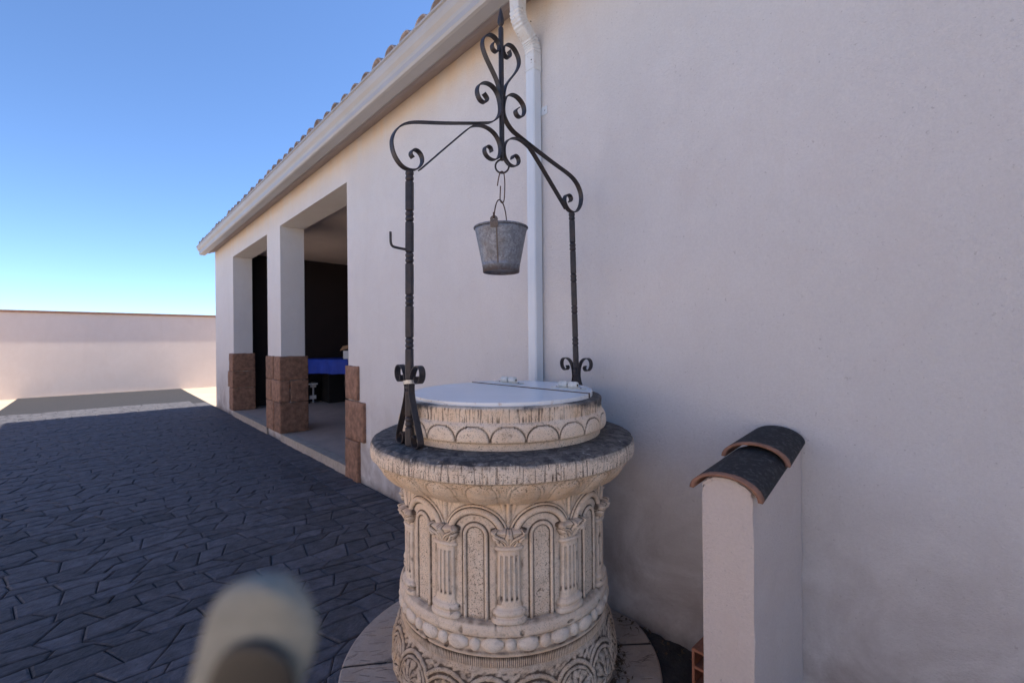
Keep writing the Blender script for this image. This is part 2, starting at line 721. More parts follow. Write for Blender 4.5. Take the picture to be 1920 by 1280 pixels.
def row_u(r, n):
    return -3.0 + r * .128 + wob(n, r) + .03 * math.sin(r * 1.7)


stones = []
pr_ = random.Random(5)
nrow = 130
cuts = {}
for r in range(nrow):
    n = -1.5 + pr_.uniform(-.08, .08)
    cs = [n]
    while n < 1.66:
        n += pr_.uniform(.14, .235)
        cs.append(min(n, 1.662))
        if n >= 1.60:
            cs[-1] = 1.662
            break
    cuts[r] = cs
    for a, b in zip(cs, cs[1:]):
        ja, jb = (pr_.uniform(-.045, .045) for _ in range(2))
        stones.append(('row', r, a, b, None))
# slanting joints: remember one slant for every joint
slant = {}


def stone_poly(r, a, b):
    sa = slant.setdefault((r, round(a, 4)), pr_.uniform(-.05, .05))
    sb = slant.setdefault((r, round(b, 4)), pr_.uniform(-.05, .05))
    if b > 1.655:
        sb = 0
    lo = [(row_u(r, n), n) for n in (a + sa, (a + b) / 2 + (sa + sb) / 2, b + sb)]
    hi = [(row_u(r + 1, n), n) for n in (b - sb, (a + b) / 2 - (sa + sb) / 2, a - sa)]
    return lo + hi


polys = []
for _, r, a, b, _x in stones:
    polys.append(stone_poly(r, a, b))
# soldier course along the wall: long thin stones laid square to it
u = -3.0
while u < 13:
    du = pr_.uniform(.085, .12)
    j0, j1 = pr_.uniform(-.006, .006), pr_.uniform(-.006, .006)
    polys.append([(u + j0, 1.664), (u + j0, NW - .012), (u + du + j1, NW - .012), (u + du + j1, 1.664)])
    u += du


def build_stone(bm, poly, rr, origin=None):
    """inset polygon with bevelled rim: about 30 triangles"""
    c = Vector((sum(p[0] for p in poly) / len(poly), sum(p[1] for p in poly) / len(poly)))
    dz = rr.uniform(-.0035, .0025)
    tx, ty = rr.uniform(-.008, .008), rr.uniform(-.008, .008)
    rings = []
    pl = [Vector(p) for p in poly]
    nn = len(pl)
    ctr = (sum((p[0] for p in poly)) / nn, sum((p[1] for p in poly)) / nn)
    for inset, z in ((.0012, -.014), (.0040, -.0040), (.0120, 0.0)):
        ring = []
        for i, p in enumerate(pl):
            a, b = pl[i - 1], pl[(i + 1) % nn]
            e1 = (p - a).normalized()
            e2 = (b - p).normalized()
            n1 = Vector((-e1.y, e1.x))
            n2 = Vector((-e2.y, e2.x))
            if n1.dot(c - p) < 0 and n2.dot(c - p) < 0:
                n1, n2 = -n1, -n2
            q = p + (n1 + n2) / max(.7, (1 + n1.dot(n2))) * inset
            zz = z + (dz + tx * (q.x - c.x) * 2 + ty * (q.y - c.y) * 2 if z > -.01 else 0)
            w3 = P(q.x, q.y, zz)
            if origin is not None:
                w3 = w3 - origin
            ring.append(bm.verts.new(w3))
        rings.append(ring)
    for r0, r1 in zip(rings, rings[1:]):
        for i in range(nn):
            bm.faces.new((r0[i], r0[(i + 1) % nn], r1[(i + 1) % nn], r1[i]))
    bm.faces.new(rings[-1])


SLC = Vector((-.06, 2.04, 0))
cand = []
for pl in polys:
    c = P(sum(p[0] for p in pl) / len(pl), sum(p[1] for p in pl) / len(pl), 0)
    uc, nc = sum(p[0] for p in pl) / len(pl), sum(p[1] for p in pl) / len(pl)
    if (c - SLC).length < .60:
        continue
    if uc < 1.95 and nc > 1.02:
        continue
    q = proj(c)
    score = 0
    if q and -40 < q[0] < 1960 and q[1] < 1330:
        score = 1 / c.y ** 3
        if 534 < q[0] < 1386:
            score *= 3
    cand.append((score, pl, c))
cand.sort(key=lambda x: -x[0])
bmr = BM()
for i, (sc_, pl, c) in enumerate(cand):
    if i < 296 and sc_ > 0:
        bm = BM()
        build_stone(bm, pl, pr_, None)
        obj('paving_stone', bm, M['paver'], paving)
    else:
        build_stone(bmr, pl, pr_)
o = obj('paving_stone_field', bmr, M['paver'], paving, origin=(0, 0, -.012))
o['kind'] = 'stuff'

# ---- bare dark soil strip between slab, wall and low wall
def soil():
    nx, ny = 110, 50
    us = np.linspace(-.6, 1.97, nx)
    ns = np.linspace(1.0, NW + .01, ny)
    U, Nn = np.meshgrid(us, ns)
    Z = -.004 + .012 * (vn(U * 9, Nn * 9) - .5) + .008 * (vn(U * 40, Nn * 40) - .5) + .02 * sstep(NW - .14, NW, Nn) * vn(U * 22, Nn * 5)
    V = np.stack([DU.x * U + DN.x * Nn, DU.y * U + DN.y * Nn, Z], -1)
    me = mesh_grid('soil', V, {}, wrap=False)
    o = link_mesh('soil', me, M['soil'])
    o['kind'] = 'structure'
    o['label'] = 'dark bare soil between the round slab and the house wall'


soil()

# ================================================================== HOUSE
house = thing('house', 'cream rendered house with a white gutter, clay tiled eaves and an open porch', 'house', P(3, NW, 0))
WT = .33
UJR, UJL = 4.712, 7.10
UK0, UK1 = 7.78, 10.20
ZL = 3.095
bm = BM()
N1 = NW + WT
box_uvn(bm, -4.5, UJR, NW, N1, -.1, 3.56)
box_uvn(bm, UJL, UK0, NW, N1, -.1, 3.56)
box_uvn(bm, UK1, 12.0, NW, N1, -.1, 3.56)
box_uvn(bm, UJR, UJL, NW, N1, ZL, 3.56)
box_uvn(bm, UK0, UK1, NW, N1, ZL, 3.56)
bmesh.ops.remove_doubles(bm, verts=bm.verts, dist=.0001)
obj('wall', bm, M['wall'], house)
# end and rear walls of the house
bm = BM()
box_uvn(bm, -4.5, -4.2, N1, 8.0, -.1, 3.56)
box_uvn(bm, 11.7, 12.0, N1, 8.0, -.1, 3.56)
box_uvn(bm, -4.5, 12.0, 8.0, 8.3, -.1, 3.56)
obj('rear_wall', bm, M['wall'], house)
# porch room
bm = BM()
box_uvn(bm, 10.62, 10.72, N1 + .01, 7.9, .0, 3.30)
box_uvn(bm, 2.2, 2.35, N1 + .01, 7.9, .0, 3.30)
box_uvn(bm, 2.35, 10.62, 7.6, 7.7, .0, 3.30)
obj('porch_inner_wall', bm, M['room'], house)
bm = BM()
box_uvn(bm, 2.2, 10.72, N1 + .002, 7.9, 3.25, 3.35)
obj('porch_ceiling', bm, M['ceil'], house)

# cornice moulding under the gutter
U0, U1 = -4.6, 12.1


def prism(name, prof, u0, u1, m, parent, smooth=False, closed=True):
    bm = BM()
    k = max(2, int((u1 - u0) / 1.5))
    rings = [[bm.verts.new(P(u0 + (u1 - u0) * i / k, n, z)) for n, z in prof] for i in range(k + 1)]
    q = len(prof)
    for a, b in zip(rings, rings[1:]):
        for j in range(q if closed else q - 1):
            bm.faces.new((a[j], a[(j + 1) % q], b[(j + 1) % q], b[j]))
    if closed:
        bm.faces.new(rings[0])
        bm.faces.new(rings[-1])
    return obj(name, bm, m, parent, smooth=smooth)


prism('cornice', [(NW - .002, 3.462), (1.90, 3.448), (1.872, 3.436), (1.862, 3.428), (1.80, 3.424), (1.795, 3.56), (NW - .002, 3.56)], U0, U1, M['cornice'], house)
# K-profile gutter
gp = [(1.792, 3.545), (1.790, 3.385), (1.770, 3.372), (1.695, 3.372), (1.678, 3.378), (1.668, 3.395), (1.668, 3.432), (1.660, 3.452), (1.640, 3.478),
      (1.628, 3.505), (1.624, 3.530), (1.612, 3.536), (1.612, 3.549), (1.630, 3.552), (1.630, 3.535), (1.640, 3.505), (1.672, 3.44), (1.684, 3.39), (1.77, 3.384), (1.776, 3.545)]
prism('gutter', gp, U0, U1, M['gutter'], house)

# roof
PITCH = R(17)
roof = prism('roof', [(1.70, 3.565), (5.1, 3.565 + 3.4 * math.tan(PITCH)), (8.5, 3.565), (8.5, 3.50), (1.80, 3.50)], U0, U1, M['ceil'], house)


def tile_bm(bm, u, n, z, ln=.42, r0=.088, r1=.070, th=.013, up=True, k=10, pitch=PITCH):
    """one barrel tile, arch end towards -n"""
    rows = []
    for (t, r) in ((0, r0), (1, r1)):
        for rr in (r, r - th):
            ring = []
            for i in range(k + 1):
                a = PI * i / k
                nn = n + t * ln * math.cos(pitch)
                zz = z + t * ln * math.sin(pitch) + rr * math.sin(a) * (.8 if up else -.8)
                ring.append(bm.verts.new(P(u + rr * math.cos(a), nn, zz)))
            rows.append(ring)
    o0, i0, o1, i1 = rows
    for i in range(k):
        bm.faces.new((o0[i], o0[i + 1], o1[i + 1], o1[i]))
        bm.faces.new((i0[i], i0[i + 1], i1[i + 1], i1[i]))
        bm.faces.new((o0[i], o0[i + 1], i0[i + 1], i0[i]))
        bm.faces.new((o1[i], o1[i + 1], i1[i + 1], i1[i]))
    for j in (0, k):
        bm.faces.new((o0[j], i0[j], i1[j], o1[j]))


rt = random.Random(3)
k = 0
uu = U0 + .1
while uu < U1:
    bm = BM()
    tile_bm(bm, uu + rt.uniform(-.008, .008), 1.640 + rt.uniform(-.012, .012), 3.578 + rt.uniform(-.016, -.006), r0=.080)
    obj('roof_tile', bm, M['roof_tile'], house, smooth=True)
    uu += .2185
bm = BM()
uu = U0 + .1
while uu < U1:
    for c_ in range(1, 9):
        n0 = 1.655 + c_ * .36 * math.cos(PITCH)
        tile_bm(bm, uu + rt.uniform(-.008, .008), n0, 3.556 + .02 + (n0 - 1.655) * math.tan(PITCH), k=6)
    for c_ in range(0, 9):
        n0 = 1.72 + c_ * .36 * math.cos(PITCH)
        tile_bm(bm, uu + .109, n0, 3.60 + (n0 - 1.72) * math.tan(PITCH), k=5, up=False, ln=.40)
    uu += .2185
o = obj('roof_tile_field', bm, M['roof_tile'], house, smooth=True)
o['kind'] = 'stuff'

# ---- downpipe
PU0, PU1, PN0, PN1 = 1.862, 1.932, 1.882, NW - .004
pipe_secs = []


def rr_section(w2, d2, k=4, rad=.010):
    pts = []
    for cx, cy, a0 in ((w2 - rad, d2 - rad, 0), (-w2 + rad, d2 - rad, 90), (-w2 + rad, -d2 + rad, 180), (w2 - rad, -d2 + rad, 270)):
        for i in range(k + 1):
            a = R(a0 + 90 * i / k)
            pts.append((cx + rad * math.cos(a), cy + rad * math.sin(a)))
    return pts


pu, pn = (PU0 + PU1) / 2, (PN0 + PN1) / 2
bm = BM()
sec = rr_section((PU1 - PU0) / 2, (PN1 - PN0) / 2)
# shallow flutes pressed in the front and side faces
path = [P(pu, pn, z) for z in (-.0, .5, 1, 1.5, 2, 2.5, 3.06)]


def sweep_un(bm, pts, secs):
    """pts: (u, n, z, tilt) centre line in the n-z plane"""
    rings = []
    for (u_, n_, z_, tn, tz), s in zip(pts, secs):
        L = math.hypot(tn, tz)
        tn, tz = tn / L, tz / L
        rings.append([bm.verts.new(P(u_ + a, n_ + b * tz, z_ - b * tn)) for a, b in s])
    q = len(secs[0])
    for r0, r1 in zip(rings, rings[1:]):
        for j in range(q):
            bm.faces.new((r0[j], r0[(j + 1) % q], r1[(j + 1) % q], r1[j]))
    bm.faces.new(rings[0])
    bm.faces.new(rings[-1])


fl = []
hw, hd = (PU1 - PU0) / 2, (PN1 - PN0) / 2
base_sec = []
for (a, b) in rr_section(hw, hd, 3, .009):
    base_sec.append((a, b))


def fluted(hw, hd):
    pts = []
    def face(p0, p1, nrm, k=13):
        for i in range(k):
            t = i / (k - 1)
            g = .0016 * (math.cos(t * 2 * PI * 4) * .5 - .5) if .12 < t < .62 else 0
            pts.append((p0[0] + (p1[0] - p0[0]) * t + nrm[0] * g, p0[1] + (p1[1] - p0[1]) * t + nrm[1] * g))
    rd = .007
    face((hw, -hd + rd), (hw, hd - rd), (1, 0))
    face((hw - rd, hd), (-hw + rd, hd), (0, 1))
    face((-hw, hd - rd), (-hw, -hd + rd), (-1, 0))
    face((-hw + rd, -hd), (hw - rd, -hd), (0, -1))
    return pts


fs = fluted(hw, hd)
sweep_un(bm, [(pu, pn, z, 0, 1) for z in (0, 1, 2, 3.0)], [fs] * 4)
down = obj('downpipe', bm, M['pipe'], house, origin=P(pu, pn, 0))
# elbow: a slightly wider sleeve, two pleated bends and a straight throat up to the gutter
pts, secs = [], []
cl = [(pn, 2.99), (pn, 3.07), (pn, 3.09)]
nb = 11
z0, n0 = 3.09, pn
ang = 0
for i in range(nb + 1):
    a = R(50) * i / nb
    cl.append((n0 - .11 * (1 - math.cos(a)), z0 + .11 * math.sin(a)))
n1, z1 = cl[-1]
for t in (.3, .6, 1.):
    cl.append((n1 - math.sin(R(50)) * .06 * t, z1 + math.cos(R(50)) * .06 * t))
n2, z2 = cl[-1]
for i in range(1, nb + 1):
    a = R(50) * (1 - i / nb)
    cl.append((n2 - .10 * (math.cos(a) - math.cos(R(50))), z2 + .10 * (math.sin(R(50)) - math.sin(a))))
cl.append((cl[-1][0], 3.376))
first_b = 3
for i, (n_, z_) in enumerate(cl):
    a, b = cl[max(0, i - 1)], cl[min(len(cl) - 1, i + 1)]
    sc_ = 1.07
    if first_b <= i <= first_b + nb or i >= first_b + nb + 4:
        sc_ += .060 if i % 2 else -.040
    pts.append((pu, n_, z_, b[0] - a[0], b[1] - a[1]))
    secs.append([(x * sc_, y * sc_) for x, y in rr_section(hw, hd, 3, .010)])
bm = BM()
sweep_un(bm, pts, secs)
obj('pipe_elbow', bm, M['pipe_stain'], down)
# wall bracket ear with its screw
bm = BM()
for (zc, mm) in ((2.755, 0),):
    box_uvn(bm, PU0 - .042, PU0 + .006, NW - .0045, NW - .001, zc - .026, zc + .022)
obj('wall_bracket', bm, M['pipe'], down, bevel=.001, seg=1)
bm = BM()
lathe(bm, [(.004, 0), (.004, .003)], (0, 0), 10)
bmesh.ops.rotate(bm, verts=bm.verts, matrix=Matrix.Rotation(R(90), 3, DU))
bmesh.ops.translate(bm, verts=bm.verts, vec=P(PU0 - .024, NW - .0045, 2.753))
obj('screw', bm, M['black'], down)
for (uu_, nn_, zz_) in ((PU0 + .014, PN0 - .004, 3.04), (PU0 - .003, pn - .055, 3.245)):
    bm = BM()
    bmesh.ops.create_uvsphere(bm, u_segments=8, v_segments=6, radius=.0035)
    bmesh.ops.translate(bm, verts=bm.verts, vec=P(uu_, nn_, zz_))
    obj('screw', bm, M['black'], down)

# ---- quoin stones
def rough_block(name, u0, u1, n0, n1, z0, z1, m, parent, rad=.012, amp=.006, cuts=5, seed=0):
    bm = BM()
    box_uvn(bm, u0, u1, n0, n1, z0, z1)
    bmesh.ops.bevel(bm, geom=bm.edges[:], offset=rad, segments=2, profile=.55, affect='EDGES')
    bmesh.ops.subdivide_edges(bm, edges=[e for e in bm.edges if e.calc_length() > .08], cuts=cuts, use_grid_fill=True)
    rr = random.Random(seed)
    ph = [rr.uniform(0, 9) for _ in range(6)]
    bm.normal_update()
    for v in bm.verts:
        c = v.co
        d = math.sin(c.x * 31 + ph[0]) * math.sin(c.z * 27 + ph[1]) + .6 * math.sin(c.y * 63 + ph[2]) * math.sin(c.z * 55 + ph[3]) + .4 * math.sin(c.z * 120 + c.x * 90 + ph[4])
        v.co += v.normal * d * amp * .5
    return obj(name, bm, m, parent, smooth=True)


PR = .028
for i, (z0, z1, uext) in enumerate(((.815, 1.162, .275), (.408, .805, .415), (-.03, .398, .285))):
    rough_block('quoin_stone', UJR - uext, UJR + PR, NW - PR - .004 * i, N1 + .02, z0, z1, M['quoin'], house, seed=i)
for i, (z0, z1, uext) in enumerate(((.868, 1.212, .28), (.545, .862, .40), (.10, .539, .28))):
    if i != 1:
        rough_block('quoin_stone', UK0 - .36, UK0 + PR, NW - PR, N1 + .04, z0, z1, M['quoin'], house, seed=30 + i)
        rough_block('quoin_stone', UK1 - PR, UK1 + .30, NW - PR, N1 + .04, z0, z1, M['quoin'], house, seed=36 + i)
    else:
        rough_block('quoin_stone', UK0 - .24, UK0 + PR, NW - PR, N1 + .04, z0, z1, M['quoin'], house, seed=33)
        rough_block('quoin_stone', UK1 - PR, UK1 + .42, NW - PR, N1 + .04, z0, z1, M['quoin'], house, seed=39)
    if i == 1:
        rough_block('quoin_stone', UJL - PR, UJL + uext, NW - PR, NW + .112, z0, z1, M['quoin'], house, seed=10)
        rough_block('quoin_stone', UJL - PR, UJL + .06, NW + .118, N1 + .04, z0, z1, M['quoin'], house, seed=11)
    else:
        rough_block('quoin_stone', UJL - PR, UJL + uext, NW - PR, N1 + .04, z0, z1, M['quoin'], house, seed=12 + i)

# ---- porch floor and kerb
bm = BM()
box_uvn(bm, UJR, UJL, NW + .10, N1, -.05, .096)
box_uvn(bm, UK0, UK1, NW + .10, N1, -.05, .096)
box_uvn(bm, 2.35, 10.62, N1, 7.6, -.05, .0955)
fl_ = obj('porch_floor', bm, M['floor'])
tag(fl_, 'beige tiled floor of the porch', None, None, 'structure')
kerb = bpy.data.objects.new('kerb', None)
COL.objects.link(kerb)
kerb.location = P(6, NW, 0)
tag(kerb, 'low kerb of pale concrete blocks along the porch edge', None, None, 'structure')
kj = [UJR + .02, 4.95, 5.44, 5.93, 6.42, 6.92, UJL - .02]
kj2 = [UK0 + .02 + (UK1 - UK0 - .04) * i / 5 for i in range(6)]
for i, (a, b) in enumerate(list(zip(kj, kj[1:])) + list(zip(kj2, kj2[1:]))):
    bm = BM()
    box_uvn(bm, a + .003, b - .003, NW - .022, NW + .105, -.03, .102)
    obj('kerb_stone', bm, M['kerb'], kerb, bevel=.012)

# ================================================================== THE WELL
well = thing('well', 'round carved cream stone well with arcaded drum, wide rim and white lid', 'well', (WC.x, WC.y, .0))
NA = 11
CW = 2 * PI / NA
A0 = R(2.4)           # angle of the column nearest the camera (theta = 0 faces the camera; positive runs to its right)
# slab in quarters
slab_j = [math.atan2(-.10, -.66), math.atan2(.03, .64) + 0, PI * .53, -PI * .47]
slab_j = sorted(a % (2 * PI) for a in slab_j)
SR = .688


def slab_piece(a0, a1):
    rad = np.concatenate([[.30], np.linspace(.47, SR - .008, 90), [SR - .002, SR, SR - .001, SR - .004]])
    zed = np.concatenate([[.022], np.full(90, .022), [.016, .004, -.02, -.03]])
    g = .0035 / .6
    th = np.linspace(a0 + g, a1 - g, 420)
    T, Q = np.meshgrid(th, rad)
    _, Z = np.meshgrid(th, zed)
    # short stamped strokes scattered over the top
    dep = np.zeros_like(T)
    X0, Y0 = Q * np.cos(T), Q * np.sin(T)
    for _ in range(70):
        tt = rng.uniform(a0 + .04, a1 - .04)
        q = rng.uniform(.49, .66)
        cx, cy = q * math.cos(tt), q * math.sin(tt)
        al = rng.normal(0.1, .25)
        dx, dy = X0 - cx, Y0 - cy
        l = dx * math.cos(al) + dy * math.sin(al)
        p = -dx * math.sin(al) + dy * math.cos(al)
        dep = np.maximum(dep, np.exp(-(p / .0016) ** 2) * sstep(.028, .018, np.abs(l)) * .003)
    edge = sstep(.012, 0, np.minimum((T - a0) * Q, (a1 - T) * Q))
    dep = dep + .003 * edge
    Zz = Z - dep + (vn(X0 * 30 + 40, Y0 * 30 + 40) - .5) * .0015
    Xw, Yw = SLC.x + X0, SLC.y + Y0
    nn = Xw * DN.x + Yw * DN.y
    over = np.clip(nn - (NW - .006), 0, None)
    Xw, Yw = Xw - over * DN.x, Yw - over * DN.y
    V = np.stack([Xw, Yw, Zz], -1)
    st = sstep(.06, 0, np.minimum((T - a0) * Q, (a1 - T) * Q)) * (.2 + .8 * vn(X0 * 25 + 9, Y0 * 25 + 9))
    A = {'cav': np.clip(dep / .003 * .8, 0, 1), 'grime': np.clip(st * .55 + .28 * sstep(.60, .47, Q) * vn(X0 * 12 + 5, Y0 * 12 + 5), 0, 1),
         'warm': .35 * vn(X0 * 7 + 20, Y0 * 7 + 20), 'pit': np.zeros_like(T)}
    me = mesh_grid('slab_segment', V, A, wrap=False)
    return link_mesh('slab_segment', me, M['slab_top'], well)


for i in range(4):
    a0 = slab_j[i]
    a1 = slab_j[(i + 1) % 4] + (2 * PI if i == 3 else 0)
    slab_piece(a0, a1)
# mortar bed under the slab
bm = BM()
lathe(bm, [(.50, -.02), (.50, .012)], SLC, 48)
obj('slab_core', bm, M['stone'], well)


# base dome with interlaced arcs and rosettes
def medal(T, Rr, Z, S):
    h = np.zeros_like(T)
    nm = 9
    cw = 2 * PI / nm
    ph = (T + R(47) + cw / 2) % cw - cw / 2      # medallion centres
    x = ph * .475
    y = Z - .125
    rr = np.hypot(x, y * 1.05)
    a = np.arctan2(y, x)
    out = np.zeros_like(T)
    out = np.maximum(out, .008 * ridge(rr - .094, .0085))
    out = np.maximum(out, .008 * ridge(rr - .076, .006))
    ins = rr < .070
    pet = .5 + .5 * np.cos(a * 9 + 6 * rr / .07)
    out = np.where(ins, .002 + .009 * np.sqrt(np.clip(1 - (rr / .072) ** 2, 0, 1)) * (.35 + .65 * np.sqrt(pet)), out)
    out = np.maximum(out, .011 * ridge(rr, .014))
    # interlacing arcs between the medallions
    for off in (-cw / 2, cw / 2):
        x2 = ((T + R(47) + cw / 2 + off) % cw - cw / 2) * .475
        y2 = Z - .095
        r2 = np.hypot(x2, y2)
        out = np.maximum(out, np.where(rr > .098, .007 * ridge(r2 - .118, .0075), 0))
        out = np.maximum(out, np.where(rr > .098, .007 * ridge(r2 - .098, .0055), 0))
        a2 = np.arctan2(y2, x2)
        leaf = np.sqrt(.5 + .5 * np.cos(a2 * 8 + .5)) * np.clip(1 - (r2 / .082) ** 2, 0, 1)
        out = np.maximum(out, np.where((r2 < .085) & (rr > .1), .009 * leaf, 0))
    fade = sstep(.236, .222, Z)
    scr = np.sin(T * 34 + 5 * np.sin(Z * 42)) * np.sin(Z * 62 + 3 * np.sin(T * 21))
    scr2 = np.cos(T * 57 - 40 * Z) * np.sin(T * 23 + Z * 55)
    out = out + .0026 * np.clip(scr, -.4, 1) + .0018 * np.clip(scr2, -.3, 1)
    return out * fade + .003 * sstep(.222, .236, Z)


def base_attr(T, Rr, Z, S, h, A):  # dirt, deepened overall so its colour carries the shade on the base
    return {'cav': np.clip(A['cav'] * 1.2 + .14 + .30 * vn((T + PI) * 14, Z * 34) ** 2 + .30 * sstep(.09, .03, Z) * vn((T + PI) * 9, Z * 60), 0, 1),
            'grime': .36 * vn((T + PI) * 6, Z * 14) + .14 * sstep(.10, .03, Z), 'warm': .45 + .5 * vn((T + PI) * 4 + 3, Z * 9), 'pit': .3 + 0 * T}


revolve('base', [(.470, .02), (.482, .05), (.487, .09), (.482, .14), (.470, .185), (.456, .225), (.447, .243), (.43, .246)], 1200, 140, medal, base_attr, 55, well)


def ribs(T, Rr, Z, S):
    j = (vn((T + PI) / (2 * PI) * 440, np.zeros_like(T) + .5, 440) - .5)
    return .0042 * np.sqrt(.5 + .5 * np.cos(T * 400 + j * 2.2)) * (.75 + .5 * vn((T + PI) / (2 * PI) * 60, S * 10, 60))


revolve('ribbed_ring', [(.436, .243), (.4455, .2445), (.4480, .250), (.4450, .268), (.4410, .276), (.425, .281)], 3000, 12, ribs,
        lambda T, Rr, Z, S, h, A: {'cav': np.clip(1.0 - h / .0036, 0, 1) * .95 + .8 * sstep(.266, .276, Z) + .08, 'warm': .7 + 0 * T, 'grime': .2 * vn((T + PI) * 5, Z * 4)}, 40, well, rough=.0003)


def belt_rel(T, Rr, Z, S):
    chips = vn((T + PI) / (2 * PI) * 90, Z * 30, 90)
    h = -.004 * sstep(.80, .95, chips)
    # shallow collars either side of every round bead
    return h


def belt_attr(T, Rr, Z, S, h, A):
    ch = np.exp(-((Z - .350) / .006) ** 2) + .8 * np.exp(-((Z - .299) / .005) ** 2) + .6 * sstep(.408, .400, Z) * sstep(.388, .397, Z)
    return {'cav': np.clip(A['cav'] * .8 + .85 * ch * (.4 + .8 * vn((T + PI) * 22, Z * 30)), 0, 1),
            'warm': .35 + .5 * sstep(.31, .285, Z), 'grime': .34 * vn((T + PI) * 4 + 7, Z * 12) * sstep(.37, .40, Z) + .08, 'pit': .1 + 0 * T}


revolve('belt', [(.425, .283), (.452, .284), (.4565, .288), (.4560, .2965), (.4480, .3005), (.4455, .312), (.4455, .340), (.4480, .3505), (.4560, .356), (.4590, .366), (.4570, .380),
                 (.4490, .393), (.438, .400), (.424, .403)], 900, 90, belt_rel, belt_attr, 60, well)

# bead and oval string
NB = 22
TB = R(2.6)


def bead(name, ang, a_len, hgt, prot, seed):
    bm = BM()
    bmesh.ops.create_uvsphere(bm, u_segments=20, v_segments=14, radius=1)
    rr = random.Random(seed)
    k1, k2, k3 = (rr.uniform(0, 6) for _ in range(3))
    r0 = .4465
    for v in bm.verts:
        x, y, z = v.co
        s = 1 + .035 * math.sin(3 * x + k1) * math.sin(4 * z + k2) + .02 * math.sin(7 * y + k3)
        t = ang + x * a_len * s / r0
        rr_ = r0 + y * prot * s
        a = WT0 + t
        v.co = Vector((WC.x + rr_ * math.cos(a), WC.y + rr_ * math.sin(a), .3250 + z * hgt * s))
    o = obj(name, bm, M['stone_piece'], well, smooth=True)
    return o


def stone_piece_mat():
    """same cast stone for the separately cast pieces; dirt sits in the hollows of the form itself"""
    m = M['stone'].copy()
    m.name = 'cast_stone_piece'
    return m


M['stone_piece'] = stone_piece_mat()
for i in range(NB):
    t = TB + 2 * PI * i / NB
    bead('round_bead', t, .0215, .0240, .0165, i)
    bead('oval_bead', t + PI / NB, .0415 + .001 * math.sin(i), .0262, .0185, 50 + i)


# drum with arcade of blind arches
def drum_rel(T, Rr, Z, S):
    ph = (T - A0) % CW - CW / 2
    x = ph * .43
    cell = np.floor((T - A0) / CW)
    h = np.zeros_like(T)
    # archivolt: two concentric rolls on squat arches springing from the capitals
    zc = .698
    ex = 1.0
    ra = np.hypot(x * ex, (Z - zc) * 1.08)
    up = sstep(zc - .004, zc + .004, Z)
    h = np.maximum(h, .0160 * ridge(ra - .100, .0125) * up)
    h = h - .0045 * ridge(ra - .0845, .0022) * up
    h = np.maximum(h, .0055 * ridge(ra - .1185, .0040) * up)
    # voussoir ticks inside the arch
    aa = np.arctan2(Z - zc, x)
    tick = ridge(((aa * 15 / PI * 1.6) % 1 - .5), .10) * ((ra > .058) & (ra < .082)) * up
    # niche frame, rounded top
    zt = .700
    dx = np.abs(x)
    rn = np.where(Z > zt, np.hypot(x, Z - zt), dx)
    frame = .0085 * ridge(rn - .0405, .0068)
    h = np.maximum(h, frame)
    h = h - .0050 * sstep(.0345, .0325, rn)                       # sunk panel
    h = h - .0030 * ridge(rn - .0505, .0022)                      # incised line round the frame
    h = h - .0024 * tick * (vn(cell * 3.3 + 5, cell * 0 + 2.5) > .35)
    # horizontal brick ticks beside some niches
    bt = ridge(((Z / .0135) % 1 - .5), .09) * ((rn > .056) & (rn < .078)) * (1 - up)
    h = h - .0024 * bt * (vn(cell * 5.1 + 1, cell * 0 + 6.5) > .45)
    # spandrel leaf over every column
    xs = ((T - A0 + CW / 2) % CW - CW / 2) * .43
    lf = np.clip(1 - (np.abs(xs) / (.004 + .42 * np.clip(Z - .745, 0, 1))) ** 2, 0, 1) * sstep(.745, .755, Z) * sstep(.835, .825, Z)
    h = np.maximum(h, .008 * lf * (.6 + .4 * np.cos(np.clip(xs, -.05, .05) * 260)))
    h = h + .004 * sstep(.812, .822, Z)
    return h


def drum_attr(T, Rr, Z, S, h, A):
    ph = (T - A0) % CW - CW / 2
    x = ph * .43
    rn = np.where(Z > .700, np.hypot(x, Z - .700), np.abs(x))
    inn = sstep(.0345, .0325, rn)
    xs = ((T - A0 + CW / 2) % CW - CW / 2) * .43
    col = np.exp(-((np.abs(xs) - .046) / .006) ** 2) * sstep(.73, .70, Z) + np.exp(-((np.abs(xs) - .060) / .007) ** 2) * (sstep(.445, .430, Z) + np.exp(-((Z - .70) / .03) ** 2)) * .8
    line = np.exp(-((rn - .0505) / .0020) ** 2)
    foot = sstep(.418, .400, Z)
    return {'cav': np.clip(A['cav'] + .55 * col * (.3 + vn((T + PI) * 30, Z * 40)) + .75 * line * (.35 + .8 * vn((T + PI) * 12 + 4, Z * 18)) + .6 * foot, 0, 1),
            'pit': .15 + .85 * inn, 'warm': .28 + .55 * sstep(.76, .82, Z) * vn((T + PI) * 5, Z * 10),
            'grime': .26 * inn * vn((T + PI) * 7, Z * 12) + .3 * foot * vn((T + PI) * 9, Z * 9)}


revolve('drum', [(.427, .398), (.4275, .60), (.4265, .828)], 1800, 300, drum_rel, drum_attr, 60, well)


